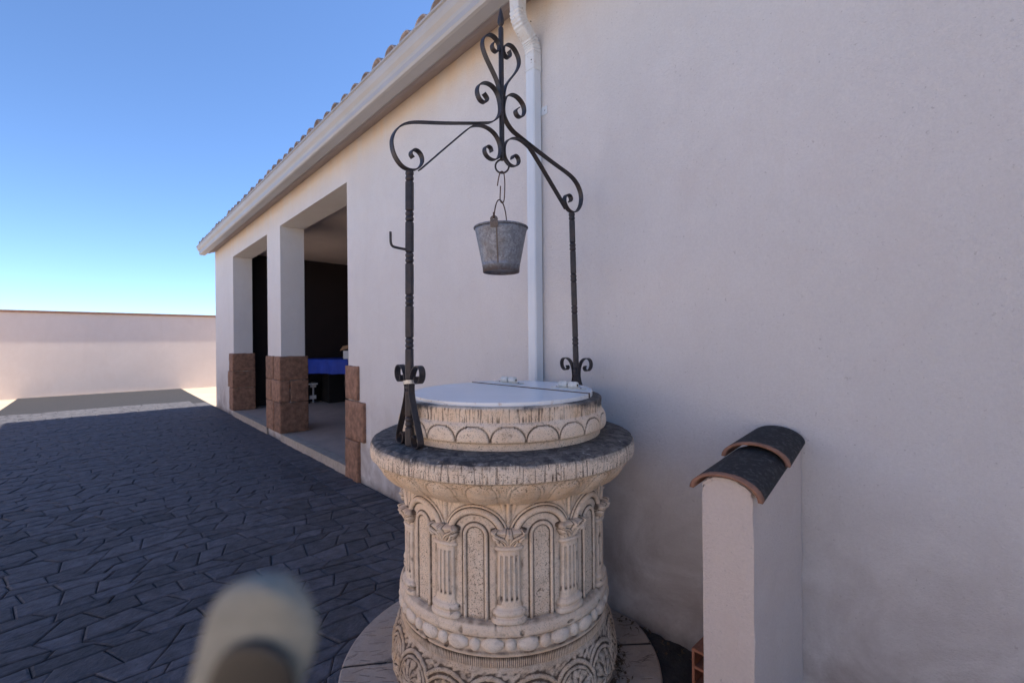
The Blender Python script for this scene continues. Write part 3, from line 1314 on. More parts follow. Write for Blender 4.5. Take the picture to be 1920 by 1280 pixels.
# columns: capital, shaft and base each modelled as a half-round piece standing off the drum
def half_piece(name, ang, rows, detail, parent, nx=36, r0=.4265, seed=0, cavk=70):
    """rows: (z, half width, depth)"""
    rr = np.array(rows)
    nz = len(rr)
    t = np.linspace(-1, 1, nx)
    zd = rr[:, 0][:, None] + 0 * t
    z = np.where(zd > .45, .45 + (zd - .45) * .943, zd)
    wd = rr[:, 1][:, None] * 1.07
    dp = rr[:, 2][:, None] * 1.28
    x = t[None, :] * wd
    prof = np.power(np.clip(1 - np.abs(t) ** 2.6, 0, 1), .55)[None, :]
    dtl = detail(t[None, :] + 0 * zd, x, zd)
    d = dp * prof + dtl * np.clip(prof * 3, 0, 1) - .003
    b = blur2(np.pad(dtl, ((0, 0), (0, 0))), 2)
    cav = np.clip((b - dtl) * cavk * 9, 0, 1)
    a = WT0 + ang + x / r0
    V = np.stack([WC.x + (r0 + d) * np.cos(a), WC.y + (r0 + d) * np.sin(a), z], -1)
    noise_ = (vn(x * 160 + seed, z * 160) - .5) * .0012
    V[..., 0] += noise_ * np.cos(a)
    V[..., 1] += noise_ * np.sin(a)
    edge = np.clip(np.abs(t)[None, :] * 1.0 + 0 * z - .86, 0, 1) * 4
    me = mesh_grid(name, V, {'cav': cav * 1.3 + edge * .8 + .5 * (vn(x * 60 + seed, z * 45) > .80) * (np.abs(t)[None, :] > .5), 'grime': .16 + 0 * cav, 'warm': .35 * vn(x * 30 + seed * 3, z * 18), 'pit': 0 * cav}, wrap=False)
    return link_mesh(name, me, M['stone_piece'], parent)


def lerp_rows(keys, n):
    k = np.array(keys, float)
    s = np.linspace(0, len(k) - 1, n)
    i = np.arange(len(k))
    return [(np.interp(v, i, k[:, 0]), np.interp(v, i, k[:, 1]), np.interp(v, i, k[:, 2])) for v in s]


def cap_detail(t, x, z):
    v = np.clip((z - .684) / .050, 0, 1)
    on = sstep(.682, .688, z)
    d = np.zeros_like(x)
    # upright centre leaf, two arching side leaves that roll outward and droop
    for sgn, a0_, a1_, pw, wdt, hgt in ((0, 0, 0, 1, .20, .0120), (-1, .14, .66, 1.7, .19, .0150), (1, .14, .66, 1.7, .19, .0150)):
        tc = sgn * (a0_ + a1_ * v ** pw)
        w_ = wdt * (.75 + .45 * np.sin(v * PI))
        prof = np.sqrt(np.clip(1 - ((t - tc) / w_) ** 2, 0, 1))
        leaf = hgt * prof * (.45 + .75 * v) - .0030 * ridge(t - tc, .045)
        d = np.maximum(d, leaf * on)
    for s in (-1, 1):
        # thin outer leaf under the roll
        tc = s * (.50 + .34 * v)
        d = np.maximum(d, on * .0070 * np.sqrt(np.clip(1 - ((t - tc) / .12) ** 2, 0, 1)) * (1 - v * .4))
        q = np.hypot((t - s * .80) * .060, (z - .712) * .95)
        d = np.maximum(d, .0225 * ridge(q, .0140) - .004 * ridge(q, .0045))
    q = np.hypot(t * .060, (z - .728) * 1.1)
    d = np.maximum(d, .0170 * ridge(q, .0095))
    d = d + .0035 * sstep(.736, .740, z)
    return d


def shaft_detail(t, x, z):
    fl = np.zeros_like(x)
    for cx in (-.62, -.21, .21, .62):
        fl = np.maximum(fl, ridge(t - cx, .115))
    return -.0052 * fl * sstep(.474, .484, z) * sstep(.655, .643, z)


def cbase_detail(t, x, z):
    return np.zeros_like(x)


CAP = [(.664, .040, .012), (.668, .050, .019), (.674, .0515, .0215), (.680, .050, .019), (.683, .041, .013), (.690, .043, .014), (.700, .047, .016), (.712, .053, .019), (.722, .058, .023),
       (.729, .060, .026), (.733, .061, .027), (.736, .062, .029), (.744, .062, .029), (.748, .055, .020), (.750, .045, .004)]
SHAFT = [(.452, .043, .016), (.47, .0415, .017), (.56, .0405, .0175), (.64, .0395, .017), (.668, .0395, .015)]
CB = [(.396, .060, .020), (.399, .062, .025), (.407, .0625, .0265), (.414, .061, .0255), (.417, .055, .020), (.420, .052, .0185), (.424, .0555, .022), (.431, .0585, .0265), (.438, .0585, .0268),
      (.444, .0555, .023), (.448, .048, .018), (.452, .045, .016), (.458, .044, .0155)]
for i in range(NA):
    t = A0 + i * CW
    a = WT0 + t
    col = bpy.data.objects.new('column', None)
    COL.objects.link(col)
    col.parent = well
    col.location = Vector((WC.x + .43 * math.cos(a), WC.y + .43 * math.sin(a), .396)) - well.location
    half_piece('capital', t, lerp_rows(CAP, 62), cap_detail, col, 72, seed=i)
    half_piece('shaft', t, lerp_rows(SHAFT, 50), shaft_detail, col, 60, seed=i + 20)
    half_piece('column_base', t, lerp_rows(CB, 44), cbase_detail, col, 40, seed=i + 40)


# rim: bowl with egg shapes, striated band, black weathered top
def rim_rel(T, Rr, Z, S):
    h = np.zeros_like(T)
    cw = 2 * PI / 22
    x = ((T - R(8.2) + cw / 2) % cw - cw / 2) * .52
    v = (Z - .838) / (.924 - .838)
    inb = (Z < .924) & (Z > .828)
    hw = .052
    yy = np.clip(1 - v, 0, 1.3) * .080
    # egg: rounded top, hanging to the lower edge
    q = np.sqrt((x / hw) ** 2 + (np.clip(.040 - yy, -.05, .05) / .040) ** 2)
    egg = np.where(yy < .040, np.clip(1 - q ** 2, 0, 1), np.clip(1 - (x / (hw * 1.0)) ** 2, 0, 1))
    h = np.where(inb, .0085 * np.clip(egg, 0, 1) ** .7 * sstep(.828, .842, Z), h)
    rim_l = ridge(q - 1.10, .10) * (yy < .045)
    h = h + np.where(inb, .0022 * rim_l, 0)
    # vertical striations on the band
    band = sstep(.928, .936, Z) * sstep(.998, .985, Z)
    k = 980
    st = vn((T + PI) / (2 * PI) * k, Z * 14, k)
    st2 = vn((T + PI) / (2 * PI) * 260, Z * 16 + 30, 260)
    h = h - band * (.0022 * sstep(.55, .85, st) + .0014 * sstep(.6, .9, st2))
    # edge chips
    ed = np.exp(-((Z - .994) / .010) ** 2) * (Rr > .55)
    h = h - ed * .005 * sstep(.55, .9, vn((T + PI) / (2 * PI) * 130, S * 50, 130))
    return h


def rim_attr(T, Rr, Z, S, h, A):
    top = sstep(.986, 1.000, Z) * 1.
    no = vn((T + PI) / (2 * PI) * 40, S * 30, 40)
    no2 = vn((T + PI) / (2 * PI) * 14, S * 12, 14)
    g = top * (.88 + .2 * no2) + sstep(.945, .990, Z) * .46 * (.45 + .6 * no) * (1 - top) + .10
    # the inner part of the shelf under the collar stays greener and lighter
    g = g - .25 * top * sstep(.50, .46, Rr) * no2
    band = sstep(.928, .936, Z) * sstep(.998, .985, Z)
    k = 980
    st = vn((T + PI) / (2 * PI) * k, Z * 14, k)
    cav = A['cav'] * (1 - top) + band * .34 * sstep(.62, .9, st) * (.3 + no2) + .8 * np.exp(-((Z - .9275) / .0035) ** 2) * (.3 + no)
    warm = sstep(.932, .920, Z) * .62 + .15
    return {'grime': np.clip(g, 0, 1), 'cav': np.clip(cav, 0, 1), 'warm': warm, 'pit': np.where(Z > .9, .9, .2)}


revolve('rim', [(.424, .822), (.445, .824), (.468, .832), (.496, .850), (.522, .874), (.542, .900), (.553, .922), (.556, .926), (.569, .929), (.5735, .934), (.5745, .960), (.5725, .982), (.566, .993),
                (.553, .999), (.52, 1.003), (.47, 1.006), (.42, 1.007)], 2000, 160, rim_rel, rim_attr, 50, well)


# collar above the rim
def collar_rel(T, Rr, Z, S):
    h = np.zeros_like(T)
    cw = 2 * PI / 22
    x = ((T - R(2.4) + cw / 2) % cw - cw / 2) * .455
    inb = (Z > 1.040) & (Z < 1.101)
    y = (Z - 1.046) / .050
    q = np.hypot(np.abs(x / .061) ** 1.15, np.clip(y, 0, 2))
    h = np.where(inb, .0022 * sstep(1.02, .80, q), h)
    ln = .5 + vn(np.floor((T - R(2.4) + cw / 2) / cw) * 3.1 + 9, 0 * T + 3.3)
    h = h - np.where(inb, .0052 * ridge(q - 1.03, .060) * np.clip(ln, .3, 1.2), 0)
    band = sstep(1.106, 1.112, Z) * sstep(1.163, 1.155, Z)
    st = vn((T + PI) / (2 * PI) * 690, Z * 18, 690)
    h = h - band * .0022 * sstep(.55, .85, st)
    return h


def collar_attr(T, Rr, Z, S, h, A):
    cw = 2 * PI / 22
    x = ((T - R(2.4) + cw / 2) % cw - cw / 2) * .455
    y = (Z - 1.046) / .050
    q = np.hypot(np.abs(x / .061) ** 1.15, np.clip(y, 0, 2))
    inb = (Z > 1.040) & (Z < 1.101)
    ln = vn((T + PI) / (2 * PI) * 31, Z * 10, 31)
    line = np.where(inb, np.exp(-((q - 1.03) / .032) ** 2) * sstep(.30, .75, ln) * .8, 0)
    band = sstep(1.106, 1.112, Z) * sstep(1.163, 1.155, Z)
    st = vn((T + PI) / (2 * PI) * 690, Z * 18, 690)
    no = vn((T + PI) / (2 * PI) * 26, S * 18, 26)
    dark = np.exp(-((((T + PI) % (2 * PI) - PI) - R(70)) / .55) ** 2)     # heavy black staining at the right-hand end
    dark += .5 * np.exp(-((((T + PI) % (2 * PI) - PI) + R(80)) / .4) ** 2)
    g = sstep(1.118, 1.164, Z) * (.42 * no + .15) + .6 * dark * sstep(1.08, 1.15, Z) * (.4 + no) + .5 * np.exp(-((Z - 1.106) / .005) ** 2) * no + .28 * sstep(1.03, 1.008, Z)
    cav = A['cav'] * .8 + line + band * .45 * sstep(.6, .9, st) * no + .5 * np.exp(-((Z - 1.036) / .003) ** 2)
    return {'grime': np.clip(g, 0, 1), 'cav': np.clip(cav, 0, 1), 'warm': .30 + .5 * band * no, 'pit': .35 + 0 * T}


revolve('collar', [(.425, 1.000), (.4320, 1.003), (.4330, 1.012), (.4330, 1.032), (.4360, 1.036), (.4500, 1.0385), (.4550, 1.044), (.4565, 1.058), (.4550, 1.080), (.4500, 1.098), (.4440, 1.105), (.4395, 1.109),
                   (.4390, 1.130), (.4400, 1.155), (.4370, 1.1605), (.425, 1.163), (.30, 1.163), (.02, 1.163)], 1400, 130, collar_rel, collar_attr, 55, well)

# ---- lid: large leaf and small hinged back leaf
LC = WC + Vector((0, 0, 0))
LR = .401
ch_dir = Vector((.714, -.70, 0))
ch_nrm = Vector((.70, .714, 0))
CO = .137
TILT = .011 / .8


def lid_part(name, back):
    bm = BM()
    amax = math.acos(CO / LR)
    nrm_a = math.atan2(ch_nrm.y, ch_nrm.x)
    if back:
        angs = [nrm_a - amax + 2 * amax * i / 40 for i in range(41)]
        off = .003
    else:
        angs = [nrm_a + amax + (2 * PI - 2 * amax) * i / 90 for i in range(91)]
        off = -.003
    pts = [Vector((math.cos(a) * LR, math.sin(a) * LR, 0)) for a in angs]
    # move chord corners off the joint
    pts[0] += ch_nrm * off
    pts[-1] += ch_nrm * off
    lay = []
    for (ins, z) in ((.004, 1.1600), (0, 1.1605), (0, 1.1790), (.0015, 1.1805), (.006, 1.1812), (.030, 1.1815)):
        ring = []
        for i, p in enumerate(pts):
            q = p - p.normalized() * ins
            if i in (0, len(pts) - 1):
                q = p - (p.normalized() * ins if ins else Vector((0, 0, 0)))
            d = (q.dot(ch_nrm) - CO)
            if back and d < .0035:
                q += ch_nrm * (.0035 - d)
            if not back and d > -.0035:
                q -= ch_nrm * (d + .0035)
            zz = z + TILT * q.y * .7 + (.0045 if back and z > 1.17 else 0)
            ring.append(bm.verts.new((LC.x + q.x, LC.y + q.y, zz)))
        lay.append(ring)
    k = len(pts)
    for r0, r1 in zip(lay, lay[1:]):
        for i in range(k):
            bm.faces.new((r0[i], r0[(i + 1) % k], r1[(i + 1) % k], r1[i]))
    bm.faces.new(lay[0])
    bm.faces.new(lay[-1])
    bmesh.ops.recalc_face_normals(bm, faces=bm.faces)
    me = bpy.data.meshes.new(name)
    bm.to_mesh(me)
    bm.free()
    at = me.attributes.new('edge', 'FLOAT', 'POINT')
    vals = []
    for i in range(len(me.vertices)):
        layer = i // k
        vals.append({0: 1., 1: 1., 2: 1., 3: .9, 4: .35, 5: 0.}[layer])
    at.data.foreach_set('value', vals)
    a2 = me.attributes.new('joint', 'FLOAT', 'POINT')
    a2.data.foreach_set('value', [1.0 if (i % k in (0, k - 1) and i // k < 4) else 0.0 for i in range(len(me.vertices))])
    return link_mesh(name, me, M['lid'], well)


lf = lid_part('lid_leaf', False)
lb = lid_part('lid_leaf', True)
lf['label'] = 'large front leaf of the white lid'
lb['label'] = 'small back leaf of the white lid carrying the hinges'


def hinge(along):
    c = WC + ch_nrm * .207 + ch_dir * along
    z0 = 1.1862 + TILT * (c.y - WC.y) * .7
    bm = BM()
    # plate
    vs = []
    for dz in (0.0005, .0035):
        for a, b in ((-.085, -.024), (.085, -.024), (.085, .024), (-.085, .024)):
            p = c + ch_dir * a + ch_nrm * b
            vs.append(bm.verts.new((p.x, p.y, z0 + dz)))
    for f in ((0, 1, 2, 3), (4, 5, 6, 7), (0, 1, 5, 4), (1, 2, 6, 5), (2, 3, 7, 6), (3, 0, 4, 7)):
        bm.faces.new([vs[i] for i in f])
    hp = obj('hinge', bm, M['hinge'], well, bevel=.001, seg=1)
    for s0, s1 in ((-.050, -.004), (.004, .050)):
        bm = BM()
        path = [Vector((c.x, c.y, z0 + .0165)) + ch_dir * (s0 + (s1 - s0) * i / 4) for i in range(5)]
        secs = circ(.0155, 18)
        # rounded barrel ends
        rings = []
        for i, (t, q) in enumerate(((0, .75), (.06, .95), (.15, 1), (.85, 1), (.94, .95), (1, .75))):
            p = Vector((c.x, c.y, z0 + .0165)) + ch_dir * (s0 + (s1 - s0) * t)
            rings.append([bm.verts.new(p + ch_nrm * x * q + Vector((0, 0, 1)) * y * q) for x, y in secs])
        for r0, r1 in zip(rings, rings[1:]):
            for j in range(18):
                bm.faces.new((r0[j], r0[(j + 1) % 18], r1[(j + 1) % 18], r1[j]))
        bm.faces.new(rings[0])
        bm.faces.new(rings[-1])
        obj('hinge_barrel', bm, M['hinge'], hp, smooth=True)
    bm = BM()
    sweep(bm, [Vector((c.x, c.y, z0 + .0165)) + ch_dir * t for t in (-.051, 0, .051)], circ(.005, 8))
    obj('hinge_pin', bm, M['rust'], hp)
    for t in (-.068, .068):
        bm = BM()
        bmesh.ops.create_uvsphere(bm, u_segments=8, v_segments=5, radius=.005)
        p = c + ch_dir * t
        for v in bm.verts:
            v.co.z *= .5
            v.co += Vector((p.x, p.y, z0 + .0035))
        obj('screw', bm, M['rust'], hp, smooth=True)


hinge(-.165)
hinge(.215)

# ================================================================== WROUGHT IRON FRAME
FC = Vector((-.0373, 2.0277, 0))
FE = Vector((.7649, .6441, 0))
FQ = Vector((FE.y, -FE.x, 0))
frame = thing('iron_frame', 'black wrought iron frame of turned posts and scrolls standing on the well rim', 'well frame', FC + Vector((0, 0, 1.004)))


def F(s, z, q=0.):
    p = FC + FE * s + FQ * q
    return Vector((p.x, p.y, z))


HALF = [-1, 1]
ARM = [(-.099, 2.471), (-.080, 2.452), (-.093, 2.432), (-.120, 2.436), (-.135, 2.465), (-.125, 2.498), (-.091, 2.519), (-.054, 2.518), (-.025, 2.496), (-.011, 2.457), (-.0105, 2.416), (-.030, 2.382), (-.063, 2.356),
       (-.105, 2.341), (-.174, 2.319), (-.316, 2.277), (-.430, 2.246), (-.480, 2.222), (-.508, 2.194), (-.525, 2.160), (-.526, 2.126), (-.514, 2.092), (-.489, 2.065), (-.460, 2.0565), (-.432, 2.062), (-.412, 2.078),
       (-.401, 2.098), (-.402, 2.118), (-.413, 2.134), (-.428, 2.140), (-.444, 2.134), (-.450, 2.118), (-.440, 2.106)]
BRACE = [(-.412, 2.066), (-.300, 2.178), (-.184, 2.292), (-.150, 2.315), (-.110, 2.327), (-.072, 2.325), (-.040, 2.311), (-.018, 2.285), (-.0105, 2.256), (-.015, 2.224), (-.034, 2.202), (-.060, 2.195), (-.085, 2.203), (-.098, 2.221),
         (-.094, 2.240), (-.078, 2.249), (-.063, 2.243), (-.059, 2.228)]
HEART = [(-.0105, 2.480), (-.0135, 2.512), (-.026, 2.550), (-.054, 2.590), (-.087, 2.634), (-.105, 2.676), (-.096, 2.712), (-.067, 2.738), (-.036, 2.737), (-.014, 2.718), (-.0125, 2.695), (-.026, 2.678), (-.045, 2.680), (-.052, 2.696), (-.044, 2.712)]
for sg in HALF:
    for nm, pts, wd in (('arm_scroll', ARM, .028), ('brace_scroll', BRACE, .026), ('heart_scroll', HEART, .026)):
        bm = BM()
        pl = catmull([(sg * -a if sg > 0 else a, b, 0) for a, b in pts], 7)
        jit = .0015
        path = [F(p.x, p.y) for p in smooth_open(pl, 3)]
        sweep(bm, path, flat(wd, .0050), side=FQ)
        obj(nm, bm, M['iron'], frame)
# spike
bm = BM()
sq = lambda r: [(r, 0), (r * .78, r * .78), (0, r), (-r * .78, r * .78), (-r, 0), (-r * .78, -r * .78), (0, -r), (r * .78, -r * .78)]
rings = []
for z, r in ((2.205, .006), (2.215, .0095), (2.25, .0105), (2.79, .0105), (2.797, .009), (2.803, .0055), (2.812, .0115), (2.822, .0135), (2.835, .0125), (2.86, .0080), (2.889, .0006)):
    rings.append([bm.verts.new(F(a, z, b)) for a, b in sq(r)])
for r0, r1 in zip(rings, rings[1:]):
    for j in range(8):
        bm.faces.new((r0[j], r0[(j + 1) % 8], r1[(j + 1) % 8], r1[j]))
bm.faces.new(rings[0])
bm.faces.new(rings[-1])
obj('spike', bm, M['iron'], frame)

# posts
BZ = [2.034, 1.880, 1.722, 1.560, 1.397, 1.238, 1.098]
POST_R = .0158


def post(top, bot):
    bm = BM()
    prof = [(.006, 1.004), (POST_R * .9, 1.008)]
    prof = []
    zs = sorted(BZ)
    cur = 1.006
    prof.append((POST_R * .85, cur))
    prof.append((POST_R, cur + .004))
    for z in zs:
        prof += [(POST_R, z - .024), (POST_R * .80, z - .0205), (POST_R * .74, z - .019)]
        for zc in (z - .0095, z + .0095):
            for k_ in (-.9, -.5, 0, .5, .9):
                prof.append((POST_R * (.74 + .28 * math.sqrt(1 - k_ * k_)), zc + .0088 * k_))
        prof += [(POST_R * .74, z + .019), (POST_R * .80, z + .0205), (POST_R, z + .024)]
    prof = [p for p in prof if p[1] < 2.056]
    prof.append((POST_R * .9, 2.056))

    def fn(a, z):
        inb = any(abs(z - b) < .021 for b in BZ)
        return 1.0 if inb else 1.0 + .09 * math.cos(4 * a)
    lathe(bm, prof, (0, 0), 24, fn)
    for v in bm.verts:
        t = (v.co.z - 1.0) / 1.05
        a, b = v.co.x, v.co.y
        c = bot.lerp(top, t)
        v.co = Vector((c.x, c.y, v.co.z)) + FE * a + FQ * b
    return obj('post', bm, M['iron'], frame)


PL_T, PL_B = F(-.4545, 0), Vector((-.3955, 1.737, 0))
PR_T, PR_B = F(.4545, 0), Vector((.336, 2.359, 0))
post(PL_T, PL_B)
post(PR_T, PR_B)
for i, (T_, B_) in enumerate(((PL_T, PL_B), (PR_T, PR_B))):
    for sg in (-1, 1):
        base = [(.006, 1.130), (.0165, 1.160), (.0165, 1.205), (.024, 1.225), (.040, 1.292), (.062, 1.3)]
        S_ = [(.078, 1.270), (.062, 1.252), (.055, 1.262)]
        pts = [(.062, 1.272), (.056, 1.262), (.064, 1.250), (.082, 1.250), (.097, 1.266), (.100, 1.290), (.088, 1.308), (.064, 1.311), (.040, 1.297), (.024, 1.268), (.0175, 1.232), (.020, 1.20), (.038, 1.15), (.066, 1.09),
               (.085, 1.045), (.088, 1.022), (.076, 1.010), (.054, 1.008), (.036, 1.020), (.033, 1.040), (.047, 1.052), (.058, 1.044)]
        bm = BM()
        path = []
        for p in smooth_open(catmull([(a, b, 0) for a, b in pts], 6), 2):
            t = (p.y - 1.0) / 1.05
            c = B_.lerp(T_, t)
            path.append(Vector((c.x, c.y, p.y)) + FQ * p.x * sg * 1.0)
        sweep(bm, path, flat(.026, .0045), side=FE)
        obj('foot_scroll', bm, M['iron'], frame)
# worm-drive clamp round the left post's foot
bm = BM()
c = PL_B.lerp(PL_T, .2)
pth = []
for i in range(28):
    a = 2 * PI * i / 28
    pth.append(Vector((c.x, c.y, 1.246 + .006 * math.cos(a + .5))) + FQ * .0295 * math.cos(a) + FE * .0205 * math.sin(a))
sweep(bm, pth, [(-.007, -.001), (.007, -.001), (.007, .001), (-.007, .001)], side=Vector((0, 0, 1)), closed=True)
obj('pipe_clamp', bm, M['clamp'], frame)
# rope hook on the left post
bm = BM()
c = PL_B.lerp(PL_T, .72)
hp = [Vector((c.x, c.y, 1.752)) + (-FE) * a + Vector((0, 0, b)) for a, b in ((.008, 0), (.03, .001), (.058, .003), (.071, .007), (.076, .018), (.077, .032), (.077, .058))]
sweep(bm, smooth_open(catmull(hp, 5), 1), circ(.0048, 10))
obj('rope_hook', bm, M['iron'], frame)
# ring under the spike
bm = BM()
rc = F(0, 2.180)
sweep(bm, [rc + FQ * 0 + FE * .030 * math.cos(2 * PI * i / 28) * .75 + FQ * .030 * .66 * math.cos(2 * PI * i / 28) + Vector((0, 0, .030 * math.sin(2 * PI * i / 28))) for i in range(28)], circ(.0042, 8), closed=True)
obj('hanging_ring', bm, M['iron'], frame, smooth=True)

# ---- open link and bucket
HXY = F(0, 0)
bm = BM()
lk = [(-.016, 2.092), (-.0125, 2.115), (-.007, 2.140), (-.002, 2.153), (.006, 2.1575), (.013, 2.150), (.016, 2.132), (.0175, 2.10), (.016, 2.06), (.0135, 2.030), (.007, 2.018), (-.001, 2.021), (-.0045, 2.035), (-.0035, 2.06), (-.002, 2.092)]
RX = Vector((.98, .2, 0)).normalized()
sweep(bm, smooth_open(catmull([HXY + RX * (a - .006) + Vector((0, 0, b)) for a, b in lk], 6), 1), circ(.0026, 8))
o = obj('open_link', bm, M['rust'])
tag(o, 'rusty open wire link between the iron ring and the bucket handle', 'link')

BC = F(0, 0) + Vector((-.008, 0, 0))
ZR, ZB = 1.905, 1.707
bucket = thing('bucket', 'small galvanised metal bucket hanging over the well lid', 'bucket', (BC.x, BC.y, ZR))
BR, BB = .1165, .078
bm = BM()
K = 64
prof = [(BB - .002, ZB + .012), (BB, ZB + .0125), (BB + .001, ZB), (BB + .003, ZB), (BB + .0055, ZB + .027), (BB + .0075, ZB + .029), (BB + .0060, ZB + .031)]
for i in range(1, 13):
    t = i / 12
    prof.append((BB + .006 + (BR - BB - .006) * t, ZB + .031 + (ZR - ZB - .033) * t))
prof += [(BR - .002, ZR - .002)]
for i in range(12, 0, -1):
    t = i / 12
    prof.append((BB + .0045 + (BR - BB - .006) * t, ZB + .031 + (ZR - ZB - .033) * t))
prof += [(BB + .003, ZB + .014)]
lathe(bm, prof, BC, K, cap0=False, cap1=True)
fb = [v for v in bm.verts]
rings0 = bm.verts[:K] if hasattr(bm.verts, 'ensure_lookup_table') else None
bm.verts.ensure_lookup_table()
bm.faces.new([bm.verts[i] for i in range(K)])
obj('pail', bm, M['galv'], bucket, origin=(BC.x, BC.y, ZR), smooth=True)
bm = BM()
sweep(bm, [Vector((BC.x + (BR + .0015) * math.cos(2 * PI * i / 64), BC.y + (BR + .0015) * math.sin(2 * PI * i / 64), ZR - .001)) for i in range(64)], circ(.0042, 8), closed=True)
obj('rolled_rim', bm, M['galv'], bucket, origin=(BC.x, BC.y, ZR), smooth=True)
# seam down the front
LA = math.atan2(-.117, -.026)
bm = BM()
for (z_, r_) in ((0, 0),):
    path = [Vector((BC.x + (BB + .0075 + (BR - BB - .0065) * t) * math.cos(LA + .08), BC.y + (BB + .0075 + (BR - BB - .0065) * t) * math.sin(LA + .08), ZB + .031 + (ZR - ZB - .04) * t)) for t in (0, .25, .5, .75, 1)]
    sweep(bm, path, [(-.0030, -.001), (.0030, -.001), (.0026, .0028), (-.0026, .0028)], side=Vector((-math.sin(LA), math.cos(LA), 0)))
obj('seam', bm, M['galv_rust'], bucket, origin=(BC.x, BC.y, ZR))
lugs = []
for a in (LA, LA + PI):
    c = Vector((BC.x + (BR + .004) * math.cos(a), BC.y + (BR + .004) * math.sin(a), ZR + .010))
    tg = Vector((-math.sin(a), math.cos(a), 0))
    nr = Vector((math.cos(a), math.sin(a), 0))
    lugs.append(c + Vector((0, 0, .004)))
    bm = BM()
    o_, i_ = [], []
    for q in (-.0018, .0018):
        o_.append([bm.verts.new(c + nr * q + tg * .0165 * math.cos(2 * PI * i / 24) + Vector((0, 0, .0145 * math.sin(2 * PI * i / 24)))) for i in range(24)])
        i_.append([bm.verts.new(c + nr * q + tg * .005 * math.cos(2 * PI * i / 24) + Vector((0, 0, .005 * math.sin(2 * PI * i / 24) + .004))) for i in range(24)])
    for i in range(24):
        j = (i + 1) % 24
        bm.faces.new((o_[0][i], o_[0][j], i_[0][j], i_[0][i]))
        bm.faces.new((o_[1][i], o_[1][j], i_[1][j], i_[1][i]))
        bm.faces.new((o_[0][i], o_[0][j], o_[1][j], o_[1][i]))
        bm.faces.new((i_[0][i], i_[0][j], i_[1][j], i_[1][i]))
    # plate below the eye, riveted on the pail
    path = [c + nr * .0005 + Vector((0, 0, -.006)), c - nr * .001 + Vector((0, 0, -.018)), c - nr * .0045 + Vector((0, 0, -.034))]
    sweep(bm, path, [(-.017, -.001), (.017, -.001), (.017, .001), (-.017, .001)], side=tg)
    obj('handle_lug', bm, M['galv_rust'], bucket)
top = Vector((HXY.x - .004, HXY.y, 2.024))
bm = BM()
a, b = lugs
mid = (a + b) / 2
bp = []
for i in range(33):
    t = -1 + 2 * i / 32
    y = t
    f = (1 - abs(t) ** 2.3) ** (1 / 1.7)
    bp.append(mid + (b - a) / 2 * t + (top - mid) * f)
bp = [a + Vector((0, 0, -.003)) + (a - b).normalized() * .006] + [p for p in bp] + [b + Vector((0, 0, -.003)) + (b - a).normalized() * .006]
sweep(bm, smooth_open(bp, 2), circ(.0027, 8))
obj('bail', bm, M['rust'], bucket, smooth=True)
bm = BM()
sweep(bm, [a + Vector((0, 0, -.002)), a + Vector((0, 0, .024))], flat(.007, .007))
obj('bail_sleeve', bm, M['rust'], bucket)

# ================================================================== LOW WALL WITH TILE COPING, BRICK
lw = thing('low_wall', 'low cream rendered wall capped with clay barrel tiles at the right', 'wall', P(.61, 1.7, 0))
LU0, LU1 = .535, .689
bm = BM()
prof = []
sl = math.tan(R(10))
K = 12
rings = []
for nn in (1.472, 1.60, 1.75, NW - .003):
    dz = (nn - 1.472) * sl
    ring = [(LU0, -.03), (LU0, .915 + dz)]
    for i in range(K + 1):
        a = PI * i / K
        ring.append(((LU0 + LU1) / 2 - .072 * math.cos(a), .915 + dz + .044 * math.sin(a)))
    ring += [(LU1, .915 + dz), (LU1, -.03)]
    rings.append([bm.verts.new(P(a, nn, z)) for a, z in ring])
q = len(rings[0])
for r0, r1 in zip(rings, rings[1:]):
    for j in range(q):
        bm.faces.new((r0[j], r0[(j + 1) % q], r1[(j + 1) % q], r1[j]))
bm.faces.new(rings[0])
bm.faces.new(rings[-1])
bmesh.ops.subdivide_edges(bm, edges=[e for e in bm.edges if e.calc_length() > .12], cuts=14, use_grid_fill=True)
bm.normal_update()
for v_ in bm.verts:
    c_ = v_.co
    v_.co += v_.normal * (.0016 * math.sin(c_.z * 23 + c_.x * 9) + .0011 * math.sin(c_.z * 61 + c_.y * 37) + .0008 * math.sin(c_.z * 140 + c_.x * 80))
obj('wall_body', bm, M['lowwall'], lw, bevel=.004)
# mortar squeezed out under the first coping tile
bm = BM()
mr = random.Random(8)
rings = []
for i in range(25):
    a = PI * i / 24
    rr_ = 1 + mr.uniform(-.04, .04)
    rings.append([bm.verts.new(P((LU0 + LU1) / 2 - .079 * rr_ * math.cos(a), nn_, z_ + .049 * rr_ * math.sin(a))) for nn_, z_ in ((1.466 + mr.uniform(-.003, .002), .913), (1.60, .935), (1.60, .925), (1.470, .903))])
for r0, r1 in zip(rings, rings[1:]):
    for j in range(4):
        bm.faces.new((r0[j], r0[(j + 1) % 4], r1[(j + 1) % 4], r1[j]))
bm.faces.new(rings[0])
bm.faces.new(rings[-1])
obj('mortar', bm, M['lowwall'], lw)


def terr():
    m, t, b = mat('coping_tile_clay')
    h = N(t)
    v = h.geo('Position')
    nz = h.geo('Normal')
    c = h.mix(h.ramp(h.noise(v, 30, 5, .6), .3, .7), (.20, .10, .065), (.33, .17, .11))
    lich = h.ramp(h.math('ADD', h.math('MULTIPLY', h.attr('grime'), .8), h.math('MULTIPLY', h.noise(v, 45, 5, .75), .5)), .62, .78)
    gc = h.mix(h.ramp(h.noise(v, 60, 4, .7), .5, .75), (.018, .017, .018), (.085, .085, .085))
    c = h.mix(lich, c, gc)
    h.link(c, b.inputs['Base Color'])
    b.inputs['Roughness'].default_value = .85
    h.bump(h.noise(v, 110, 4, .7), .6, .003, b)
    return m


M['coping'] = terr()


